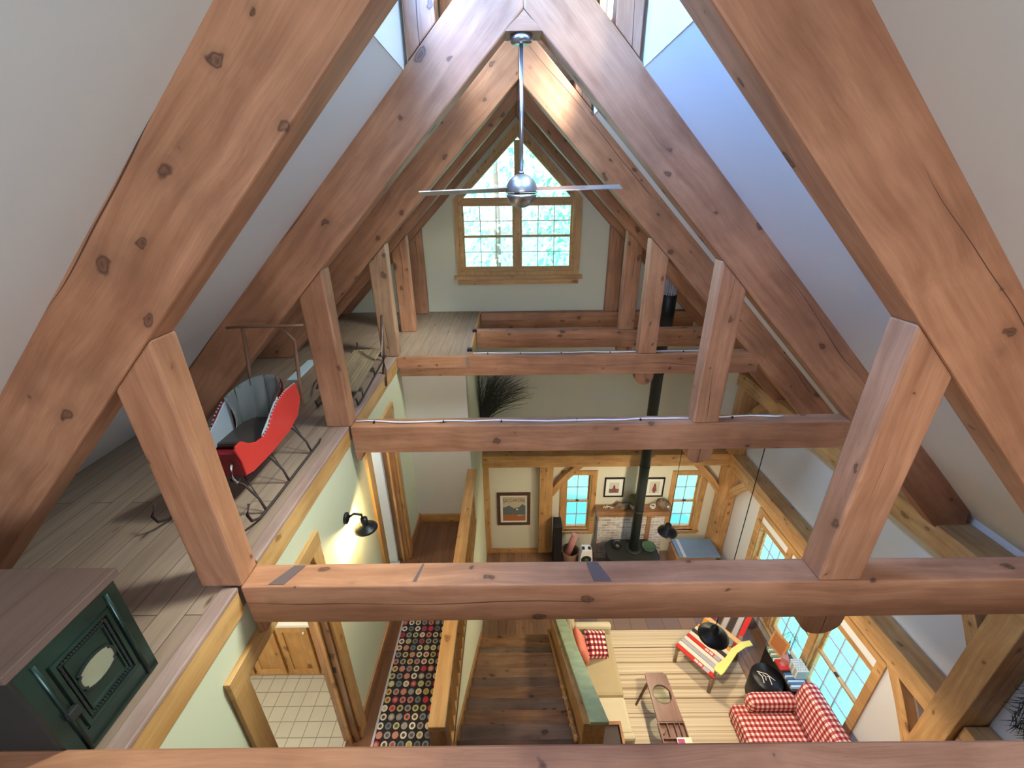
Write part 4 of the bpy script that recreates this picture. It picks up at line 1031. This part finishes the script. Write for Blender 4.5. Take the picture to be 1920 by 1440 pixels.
# framed pictures ----------------------------------------------------
def picture(x0, x1, z0, z1, name, lab, art, fm='black', fw_=.028, y=6.998):
    t = thing(name, ((x0 + x1) / 2, y, z0), lab, 'picture')
    B().prism([rect(x0, x1, z0, z1), rect(x0 + fw_, x1 - fw_, z0 + fw_, z1 - fw_)], XZ, y - .028, y - .002).out('frame', fm, t, xdir=(1, 0, 0))
    B().box(x0 + fw_, x1 - fw_, y - .014, y - .003, z0 + fw_, z1 - fw_).out('mount', 'mat', t)
    art(t, x0, x1, z0, z1, y - .015)
    return t
def flat(pts, y, mat, t, name): B().prism(pts, XZ, y - .002, y).out(name, mat, t)
cA = plain('muted_red_print', (0.30, 0.06, 0.05), .7); cB = plain('dull_green_print', (0.16, 0.15, 0.09), .7); cC = plain('pale_sky_print', (0.62, 0.58, 0.50), .7); cD = plain('dark_figure_print', (0.05, 0.03, 0.03), .7)
cE = plain('slate_blue_print', (0.13, 0.15, 0.16), .7); cF = plain('rust_print', (0.42, 0.15, 0.05), .7); cG = plain('poster_sand', (0.55, 0.50, 0.36), .7); cH = plain('poster_letter_red', (0.28, 0.05, 0.04), .7)
def artA(t, x0, x1, z0, z1, y):
    a, c = x0 + .10, x1 - .10; e = z0 + .10; f = z1 - .12
    flat(rect(a, c, e, f), y, cC, t, 'print_sky'); flat(rect(a, c, e, e + .10), y - .002, cB, t, 'print_ground')
    m = (a + c) / 2; flat([(m - .06, e + .02), (m + .06, e + .02), (m + .02, e + .15), (m - .02, e + .15)], y - .004, cA, t, 'print_figure')
    flat([(m - .018, e + .15), (m + .018, e + .15), (m + .012, e + .19), (m - .012, e + .19)], y - .004, cD, t, 'print_head')
def artB(t, x0, x1, z0, z1, y):
    a, c = x0 + .09, x1 - .09; e = z0 + .09; f = z1 - .10
    flat(rect(a, c, e, f), y, cC, t, 'print_ground'); m = (a + c) / 2
    flat([(m - .05, e + .06), (m + .05, e + .05), (m + .025, e + .19), (m - .02, e + .19)], y - .004, cA, t, 'print_coat')
    flat([(m - .02, e + .19), (m + .02, e + .19), (m + .012, e + .235), (m - .012, e + .235)], y - .004, cD, t, 'print_head')
    flat([(m - .025, e + .01), (m - .005, e + .01), (m - .005, e + .06), (m - .025, e + .06)], y - .004, cD, t, 'print_leg')
    flat([(m + .005, e + .01), (m + .025, e + .01), (m + .025, e + .06), (m + .005, e + .06)], y - .004, cD, t, 'print_leg')
picture(1.835, 2.235, 1.55 - .05, 1.975, 'framed_picture', 'black framed print above the mantel, left of the stove pipe', artA)
picture(2.665, 3.045, 1.495, 1.965, 'framed_picture', 'black framed print above the mantel, right of the stove pipe', artB)
def artP(t, x0, x1, z0, z1, y):
    a, c, e, f = x0 + .115, x1 - .10, z0 + .115, z1 - .105; h = f - e; w = c - a
    flat(rect(a, c, e, f), y, cG, t, 'poster_sky')
    flat([(a, e + h * .25), (c, e + h * .25), (c, e + h * .62), (a + w * .86, e + h * .70), (a + w * .72, e + h * .58), (a + w * .5, e + h * .52), (a + w * .28, e + h * .64), (a + w * .12, e + h * .58), (a, e + h * .55)], y - .002, cE, t, 'poster_mountains')
    flat([(a, e), (c, e), (c, e + h * .24), (a + w * .7, e + h * .20), (a + w * .45, e + h * .30), (a + w * .2, e + h * .24), (a, e + h * .27)], y - .004, cF, t, 'poster_foreground')
    flat([(a + w * .58, e + h * .47), (a + w * .66, e + h * .45), (a + w * .68, e + h * .50), (a + w * .6, e + h * .53)], y - .006, M['bone'], t, 'poster_snow')
    cu = bpy.data.curves.new('poster_text', 'FONT'); cu.body = 'SACCAROPA'; cu.size = .118; cu.extrude = .001; cu.align_x = 'CENTER'
    to = bpy.data.objects.new('tmp', cu); COL.objects.link(to)
    bpy.context.view_layer.update()
    me = bpy.data.meshes.new_from_object(to.evaluated_get(bpy.context.evaluated_depsgraph_get()))
    bpy.data.objects.remove(to)
    xs = [v.co.x for v in me.vertices]; k = (w * .96) / (max(xs) - min(xs)); m0 = (max(xs) + min(xs)) / 2
    for v in me.vertices:
        x = (v.co.x - m0) * k; s = x / (w * .5)
        v.co = Vector((x, -v.co.z, v.co.y * (1.0 + .35 * s * s) - .03 * s * s))
    me.materials.clear(); me.materials.append(cH)
    o = bpy.data.objects.new('poster_lettering', me); COL.objects.link(o); o.parent = t
    Mw = Matrix.Translation(((a + c) / 2, y - .004, f - .125)); FR[o.name] = Mw; o.matrix_basis = FR[t.name].inverted() @ Mw
picture(-.345, .34, .79, 1.63, 'framed_poster', 'large framed mountain poster with red arched lettering', artP, fm='dark', fw_=.065)
# corner by the left window
tag(B().box(.80, .96, 6.50, 6.80, 0.007, 1.15, .006).out('tall_cabinet', 'black'), 'narrow tall black cabinet beside the yellow post', 'cabinet')
t = thing('log_basket', (1.14, 6.62, .007), 'round wicker basket under the left window', 'basket')
B().lathe([(.13, .008), (.17, .30), (.18, .46), (.165, .46), (.15, .30), (.11, .02)], (1.16, 6.60, 0), 22).out('wicker_body', 'basket', t)
b = B(); b.tube([(1.10, 6.55, .42), (1.24, 6.60, .86)], .07, 12); tag(b.out('rolled_paper', 'pinkpaper'), 'dusty pink paper roll standing in the wicker basket', 'roll')
t = thing('white_speaker', (1.44, 6.42, .007), 'white box speaker with round grille left of the stove', 'speaker')
B().prism([(1.30, .30), (1.58, .30), (1.55, .66), (1.52, .70), (1.36, .70), (1.33, .66)], XZ, 6.33, 6.50, bev=.01).out('housing', 'trimwhite', t)
B().lathe([(0, -.012), (.095, -.01), (.105, 0)], (1.44, 6.33, .46), 24, 'y').out('grille', 'iron', t)
B().lathe([(0, -.022), (.035, -.018), (.04, -.01)], (1.44, 6.33, .46), 16, 'y').out('cone', 'potgreen', t)
for x in (1.38, 1.50): B().box(x - .025, x + .025, 6.36, 6.42, .70, .73, .005).out('knob', 'black', t)
B().box(1.33, 1.55, 6.34, 6.49, .008, .299).out('stand', 'dark', t)
t = thing('storage_chest', (3.6, 6.5, .007), 'blue-grey wooden chest in the far right corner', 'chest')
B().box(3.22, 4.02, 6.28, 6.70, .01, .56, .008).out('body', 'stair', t, xdir=(1, 0, 0))
B().box(3.26, 4.08, 6.24, 6.72, .562, .60, .008).out('lid', 'bluegrey', t)
B().box(3.34, 3.40, 6.235, 6.71, .601, .61).out('lid_strip', 'skigrey', t)
# rug
tag(B().box(.86, 3.72, 2.4, 5.14, .001, .012, .003).out('area_rug', 'rug'), 'large beige striped rug on the living room floor', 'rug')
# sofa -----------------------------------------------------------------
t = thing('sofa', (1.2, 3.9, .012), 'tan two-cushion sofa against the stair half wall', 'sofa')
B().box(.86, 1.56, 3.30, 4.80, .05, .26, .02).out('base', 'tan', t)
B().cushion(.98, 1.60, 3.82, 4.79, .262, .43, .045).out('seat_cushion', 'tan', t)
B().cushion(.98, 1.60, 3.345, 3.81, .262, .43, .045).out('seat_cushion', 'tan2', t)
B().cushion(.84, .975, 3.26, 4.93, .26, .80, .05).out('backrest', 'tan', t)
B().cushion(.98, 1.62, 4.81, 4.93, .05, .56, .05).out('armrest', 'tan2', t)
B().cushion(.98, 1.62, 3.25, 3.34, .05, .47, .04).out('armrest', 'tan2', t)
for x in (.92, 1.5):
    for y in (3.36, 4.75): B().box(x - .02, x + .02, y - .02, y + .02, .013, .05).out('foot', 'dark', t)
def pillow(name, c, s, th, rots, mat, lab, grp=None):
    b = B(); n = 14; g = {}
    for sd in (1, -1):
        for i in range(n + 1):
            for j in range(n + 1):
                u, v = i / n * 2 - 1, j / n * 2 - 1
                h = th * ((1 - u ** 4) * (1 - v ** 4)) ** .5 * sd
                pin = 1 - .07 * (1 - abs(u)) * abs(v) - .0
                x = u * s / 2 * (1 - .07 * (1 - v * v)); y = v * s / 2 * (1 - .07 * (1 - u * u))
                g[sd, i, j] = b.bm.verts.new((x, y, h))
        for i in range(n):
            for j in range(n):
                f = [g[sd, i, j], g[sd, i + 1, j], g[sd, i + 1, j + 1], g[sd, i, j + 1]]
                b.bm.faces.new(f if sd > 0 else f[::-1]).smooth = True
    bmesh.ops.remove_doubles(b.bm, verts=b.bm.verts, dist=.0005)
    me = bpy.data.meshes.new(name); b.bm.to_mesh(me); b.bm.free(); me.materials.append(M[mat])
    o = bpy.data.objects.new(name, me); COL.objects.link(o); o.location = c; o.rotation_euler = rots
    return tag(o, lab, 'cushion', grp)
pillow('throw_pillow', (1.045, 4.42, .67), .42, .065, (0, math.radians(68), math.radians(4)), 'redleaf', 'plain salmon-red cushion at the far end of the sofa')
pillow('throw_pillow', (1.30, 4.50, .58), .42, .07, (math.radians(28), math.radians(24), math.radians(16)), 'buffalo', 'checked black and white cushion at the far end of the sofa')
# end table at the near end of the sofa
t = thing('end_table', (1.13, 2.95, 0.013), 'wooden end table with dark slate inset top at the sofa end', 'table')
B().prism([rect(.86, 1.35, 2.62, 3.22), rect(.97, 1.32, 2.66, 3.18)], XY, .88, .95).out('top_frame', 'stair', t)
B().box(.97, 1.32, 2.66, 3.18, .885, .92).out('slate_inset', 'slate', t)
for x in (.89, 1.31):
    for y in (2.66, 3.18): B().box(x - .018, x + .022, y - .018, y + .022, .014, .88).out('leg', 'stair', t, xdir=(0, 0, 1))
# coffee table ------------------------------------------------------------
t = thing('coffee_table', (2.13, 3.55, .013), 'long brown coffee table with round hole and small compartments', 'table')
top = [(1.98, 4.10), (2.00, 4.13), (2.26, 4.13), (2.30, 4.09), (2.335, 3.47), (1.975, 3.47)]
circ = [(2.15 + .135 * math.cos(a), 3.82 + .135 * math.sin(a)) for a in [2 * PI * k / 36 for k in range(36)]]
B().prism([top, circ], XY, .42, .45).out('table_top', 'walnut', t, xdir=(0, 1, 0), ydir=(1, 0, 0))
B().lathe([(.135, .421), (.135, .451), (.128, .451), (.128, .421), (.135, .421)], (2.15, 3.82, 0), 36, cap=False).out('hole_ring', 'dark', t)
B().lathe([(.0, .424), (.127, .424), (.127, .428), (0, .428)], (2.15, 3.82, 0), 36).out('glass_disc', 'glass', t)
b = B()
b.box(1.97, 2.34, 2.7, 3.465, .38, .392); b.box(1.97, 1.985, 2.7, 3.465, .392, .45); b.box(2.325, 2.34, 2.7, 3.465, .392, .45)
b.box(1.985, 2.325, 3.45, 3.465, .392, .45); b.box(1.985, 2.325, 3.26, 3.275, .392, .45)
b.box(2.09, 2.10, 3.275, 3.45, .392, .445); b.box(2.19, 2.20, 3.275, 3.45, .392, .445); b.box(2.26, 2.27, 3.275, 3.45, .392, .445)
b.box(2.0, 2.09, 3.355, 3.365, .392, .44, 0, ('Z', .9))
b.out('compartment_tray', 'walnut', t, xdir=(0, 1, 0), ydir=(1, 0, 0))
B().tube([(1.98, 3.98, .42), (1.84, 3.92, .013)], [.022, .016], 8).out('leg', 'dark', t)
B().tube([(2.30, 3.98, .42), (2.40, 3.96, .013)], [.022, .016], 8).out('leg', 'dark', t)
for x in (2.0, 2.31): B().box(x - .018, x + .018, 2.74, 2.78, .013, .38).out('leg', 'dark', t)
t = thing('magazine', (2.25, 3.13, .40), 'open magazine with magenta and cream blocks on the coffee table', 'magazine')
B().box(2.16, 2.36, 2.88, 3.27, .452, .460, .001).out('pages', 'paper', t)
B().box(2.17, 2.26, 3.07, 3.25, .4605, .462).out('magenta_block', 'magenta', t)
B().box(2.28, 2.35, 3.07, 3.26, .4605, .462).out('cream_block', 'cream2', t)
B().box(2.17, 2.35, 2.92, 3.04, .4605, .462).out('blue_block', 'lightblue', t)
# chair made of skis --------------------------------------------------------
f = Vector((-.80, -.60, 0)); s_ = Vector((.60, -.80, 0))     # facing direction and sideways
o = Vector((2.82, 4.32, 0))                                 # front middle of the seat
def W_(a, b_, z): q = o - f * a + s_ * b_; return (q.x, q.y, z)   # a: depth back, b_: sideways
t = thing('ski_chair', W_(.4, 0, .013), 'lounge chair built from old red, white and yellow skis', 'chair')
zs = lambda a: .40 - .11 * a
wht = plain('cream_ski_base', (.78, .72, .58), .35)
def ski(a, mat, name='seat_ski', mark=False):
    b = B(); hw = .036; L = .33
    pts = [(-L, -hw * .8), (-L + .03, -hw), (L - .03, -hw), (L, -hw * .8), (L, hw * .8), (L - .03, hw), (-L + .03, hw), (-L, hw * .8)]
    b.prism(pts, lambda u, v, z: W_(a + v, u, zs(a + v) + z), 0, .018)
    k = b.out(name, mat, t, xdir=tuple(s_), ydir=tuple(f))
    if mark:
        for c0 in (.02, .09):
            m = B()
            zz = [(c0 - .03, .020), (c0 + .03, .020), (c0 + .03, .010), (c0 - .015, .010), (c0 - .015, .004), (c0 + .03, .004), (c0 + .03, -.022), (c0 - .03, -.022), (c0 - .03, -.013), (c0 + .014, -.013), (c0 + .014, -.006), (c0 - .03, -.006)]
            m.prism(zz, lambda u, v, z: W_(a + v, u, zs(a + v) + z), .0185, .0195)
            m.out('ski_mark', M['bone'], k)
        m = B(); m.prism(rect(.14, .24, -.034, .034), lambda u, v, z: W_(a + v, u, zs(a + v) + z), .0182, .019); m.out('grey_band', M['skigrey'], k)
    return k
cols = [('red', True), (wht, False), (M['skigrey'], False), (wht, False), ('red', True), (wht, False), (M['slate'], False), (wht, False), ('orange', False)]
for i, (c, mk) in enumerate(cols): ski(.03 + i * .082, c, mark=mk)
for sd in (-.27, .27):
    b = B(); b.prism([(0, .33), (.0, .385), (.85, .29), (.85, .20)], lambda u, v, z: W_(u, sd + z, v), -.015, .015); b.out('side_rail', 'oldwood', t, xdir=tuple(-f), ydir=tuple(s_))
    B().tube([W_(.03, sd * 1.1, .36), W_(.03, sd * 1.12, .013)], .028, 8).out('front_leg', 'oldwood', t)
    B().tube([W_(.82, sd * 1.1, .60), W_(.86, sd * 1.12, .013)], .028, 8).out('rear_leg', 'oldwood', t)
b = B(); b.prism([(.68, -.30), (.76, -.30), (.76, .36), (.68, .36)], lambda u, v, z: W_(u, v, z), .575, .60, bev=.004); b.out('rear_crossbar', plain('tan_ski_base', (.66, .44, .20), .45), t, xdir=tuple(s_), ydir=tuple(f))
bc = ['orange', 'purple', 'slate', M['skigrey'], 'slate', M['skigrey'], 'red']
for i, c in enumerate(bc):
    u0 = -.27 + i * .09
    b = B(); b.prism([(u0 - .036, 0), (u0 + .036, 0), (u0 + .036, .78 + .08 * math.cos(i - 3)), (u0, .84 + .08 * math.cos(i - 3)), (u0 - .036, .78 + .08 * math.cos(i - 3))], lambda u, v, z: W_(.76 + v * .42 + z, u, .33 + v * .9), 0, .018)
    b.out('back_ski', c, t, xdir=(-f.x * .42, -f.y * .42, .9), ydir=tuple(s_))
arm = [(-.02, -.05), (.04, -.065), (.30, -.04), (.50, -.055), (.72, -.02), (.86, .045), (.82, .11), (.70, .06), (.50, .03), (.28, .045), (.05, .06), (-.02, .05)]
for sd, mt in ((.36, 'yellow'),):
    b = B(); k = 1 if sd > 0 else -1
    b.prism(arm, lambda u, v, z: W_(u, sd + k * v * 1.1, .60 + z), 0, .025, bev=.004); b.out('armrest', mt, t, xdir=tuple(-f), ydir=tuple(s_))
    B().tube([W_(.05, sd * .86, .38), W_(.05, sd * .9, .60)], .022, 8).out('arm_support', 'oldwood', t)
# side table group ------------------------------------------------------------
t = thing('drum_table', (3.66, 4.0, .013), 'round black drum table with pale scrollwork beside the rug', 'table')
B().lathe([(.19, .014), (.225, .05), (.225, .46), (.21, .50), (0, .50)], (3.80, 4.02, 0), 30).out('drum_body', 'black', t)
b = B()
for k in range(3): b.tube([(3.70 + .05 * k, 3.93 + .04 * math.sin(k * 2), .503), (3.72 + .05 * k, 4.02, .503), (3.69 + .05 * k, 4.08 - .03 * k, .503)], .007, 6)
b.tube([(3.68, 4.10, .503), (3.80, 4.06, .503), (3.88, 3.96, .503)], .006, 6)
b.out('scroll_inlay', 'bone', t)
t = thing('window_cabinet', (4.15, 4.05, 0.0), 'low black cabinet under the right windows', 'cabinet')
B().box(4.03, 4.32, 3.80, 4.50, .005, .52, .008).out('body', 'black', t)
B().box(4.01, 4.325, 3.79, 4.52, .521, .54, .004).out('top', 'dark', t)
st1 = plain('teal_cover', (.16, .36, .30), .5); st2 = plain('blue_cover', (.05, .17, .36), .5)
for i in range(6):
    y = 4.42 - i * .035
    tag(B().box(3.99, 4.20, y - .028, y, .5415, .60 - i * .002, .001).out('magazine', st1 if i % 2 == 0 else M['paper']), ['teal magazine at the far end of the row on the black cabinet', 'cream magazine second from the far end of the cabinet row', 'teal magazine third from the far end of the cabinet row', 'cream magazine fourth from the far end of the cabinet row', 'teal magazine fifth from the far end of the cabinet row', 'cream magazine nearest the red book in the cabinet row'][i], 'magazine', 'standing magazines on the black cabinet')
for i in range(6):
    y = 4.02 - i * .035
    tag(B().box(4.02, 4.26, y - .028, y, .5415, .59, .001).out('magazine', st2 if i % 2 == 0 else M['lightblue']), ['blue magazine nearest the red book on the black cabinet', 'pale blue magazine second from the red book', 'blue magazine third from the red book', 'pale blue magazine fourth from the red book', 'blue magazine fifth from the red book', 'pale blue magazine nearest the checked armchair'][i], 'magazine', 'blue magazines on the black cabinet')
t = thing('book', (4.02, 4.12, .60), 'red book with a pale square on its cover, on the cabinet', 'book')
B().box(3.98, 4.12, 4.04, 4.20, .602, .632, .003).out('cover', 'red', t)
B().box(4.02, 4.08, 4.09, 4.15, .6325, .634).out('cover_square', 'pinkpaper', t)
t = thing('photo_frame', (4.17, 4.5, .54), 'wooden photo frame with brown picture standing on the cabinet', 'frame')
b = B(); fnp = lambda u, v, z: (4.02 + .08 * u + v * .10 + z, 4.46 - u * .25, .605 + v)
b.prism([rect(0, 1, 0, .34), rect(.1, .9, .035, .305)], fnp, 0, .016); b.out('frame', 'pine', t)
B().prism(rect(.1, .9, .035, .305), fnp, .004, .010).out('brown_print', cF, t)
t = thing('glass_shade_lamp', (4.26, 4.44, .54), 'small lamp with clear ribbed glass shade by the window', 'lamp')
B().lathe([(.055, .541), (.05, .56), (.014, .58), (.014, .80)], (4.27, 4.36, 0), 18).out('base', 'steel', t)
B().lathe([(.10, .80), (.085, .90), (.045, .95), (.02, .955)], (4.27, 4.36, 0), 24, cap=False).out('shade', 'glass', t)
b = B()
for k in range(8):
    a = 2 * PI * k / 8; ca, sa = math.cos(a), math.sin(a)
    b.tube([(4.27 + .10 * ca, 4.36 + .10 * sa, .80), (4.27 + .085 * ca, 4.36 + .085 * sa, .90), (4.27 + .04 * ca, 4.36 + .04 * sa, .955)], .003, 5)
b.out('shade_ribs', 'dark', t)
tag(B().box(4.13, 4.30, 3.92, 4.12, .5915, .76, .004).out('patterned_box', tiles('patterned_paper', (.74, .78, .74), (.55, .64, .60), (.30, .36, .34), .035, .5)), 'white box with fine pattern on the cabinet by the window', 'box')
tag(B().prism([(4.05, 4.16), (4.12, 4.10), (4.20, 4.28), (4.15, 4.32)], XY, .605, .72).out('folded_card', 'pinkpaper'), 'dusty red folded card between photo frame and patterned box', 'card')
# gingham armchair -----------------------------------------------------------
t = thing('armchair', (3.7, 3.3, .013), 'red and white checked armchair under the right window', 'armchair')
B().box(3.14, 4.14, 2.62, 3.74, .10, .34, .03).out('base', 'gingham', t)
B().cushion(3.10, 3.93, 2.72, 3.56, .342, .48, .05).out('seat_cushion', 'gingham', t)
B().cushion(3.30, 4.02, 3.57, 3.78, .342, .62, .09).out('armrest', 'gingham', t)
B().cushion(3.30, 4.02, 2.50, 2.71, .342, .62, .09).out('armrest', 'gingham', t)
b = B().cushion(3.94, 4.16, 2.62, 3.72, .342, .92, .07)
bmesh.ops.transform(b.bm, matrix=Matrix.Translation((4.05, 0, .35)) @ Matrix.Rotation(.12, 4, 'Y') @ Matrix.Translation((-4.05, 0, -.35)), verts=b.bm.verts)
b.out('backrest', 'gingham', t)
for x in (3.2, 4.08):
    for y in (2.7, 3.66): B().box(x - .025, x + .025, y - .025, y + .025, .014, .10).out('foot', 'dark', t)
# pendant lamps -----------------------------------------------------------------
def pendant(x, y, z, ztop, r, lab, w):
    t = thing('pendant_lamp', (x, y, z), lab, 'lamp')
    B().tube([(x, y, z + .16), (x, y, ztop)], .0045, 6).out('cord', 'black', t)
    B().lathe([(0, .165), (.012, .16), (.045, .125), (.05, .075), (.062, .06), (r * .8, .02), (r, -.01), (r, -.022), (r * .94, -.016), (r * .72, .008), (.05, .045), (0, .05)], (x, y, z), 32).out('shade', 'black', t)
    B().lathe([(.02, .12), (.035, .118), (.035, .10)], (x, y, z + .012), 16).out('cap_ring', 'steel', t)
    B().blob((x, y, z + .022), (.026, .026, .03), 0, sub=2).out('bulb', 'bulb', t)
    lamp('pendant_light', 'POINT', (x, y, z - .012), w, (1.0, .84, .60), .035)
pendant(2.315, 4.93, 2.52, 5.139, .145, 'black pendant lamp hanging by the stove, the farther one', 130)
pendant(2.25, 3.22, 2.60, 5.139, .165, 'black pendant lamp hanging over the ski chair, the nearer one', 140)
# twig bundle on the stair side wall
t = thing('twig_bundle', (-.57, 6.7, 3.3), 'bundle of fine dark twigs fanning out beside the landing wall', 'branches')
b = B(); rs = random.Random(4)
for k in range(170):
    p = Vector((-.575 + rs.uniform(0, .05), 6.80 + rs.uniform(-.04, .04), 3.25 + rs.uniform(0, .25)))
    d = Vector((rs.uniform(-.05, .42), rs.uniform(-.25, .12), 1)).normalized(); pts = [p.copy()]
    for q in range(6):
        d = (d + Vector((rs.uniform(-.12, .22), rs.uniform(-.15, .12), rs.uniform(-.3, .1)))).normalized()
        p = p + d * rs.uniform(.13, .24); p.x = max(p.x, -.585); p.y = min(p.y, 6.83); pts.append(p.copy())
    b.tube(pts, [.006 * (1 - i / 7) + .0012 for i in range(7)], 4, cap=False)
b.out('twigs', 'twig', t)
B().tube([(-.56, 6.80, 3.32), (-.56, 6.80, 3.40)], .045, 10).out('tie', 'bark', t)
# dark evergreen swag at the right edge of the upper wall
t = thing('evergreen_swag', (4.33, 2.15, 3.0), 'dark evergreen swag hanging on the right wall at the view edge', 'swag')
b = B()
for k in range(260):
    z = 2.95 + rs.random() * .62; y = 2.10 + rs.uniform(-.09, .09)
    a = Vector((4.36 - rs.random() * .05, y, z)); b.tube([a, a + Vector((-.03, rs.uniform(-.08, .08), rs.uniform(-.12, .02)))], [.004, .001], 4, cap=False)
b.out('needles', plain('dark_evergreen', (.03, .035, .025), .9), t)
B().tube([(4.38, 2.10, 3.62), (4.37, 2.10, 3.0)], .008, 6).out('stem', 'bark', t)
# bare point lamps added to light the rooms behind the two doors
lamp('bathroom_fill', 'POINT', (-2.3, 1.7, 4.95), 60, (1.0, .95, .82), .08)
lamp('bedroom_fill', 'POINT', (-2.4, 3.9, 4.95), 50, (.85, .93, 1.0), .08)
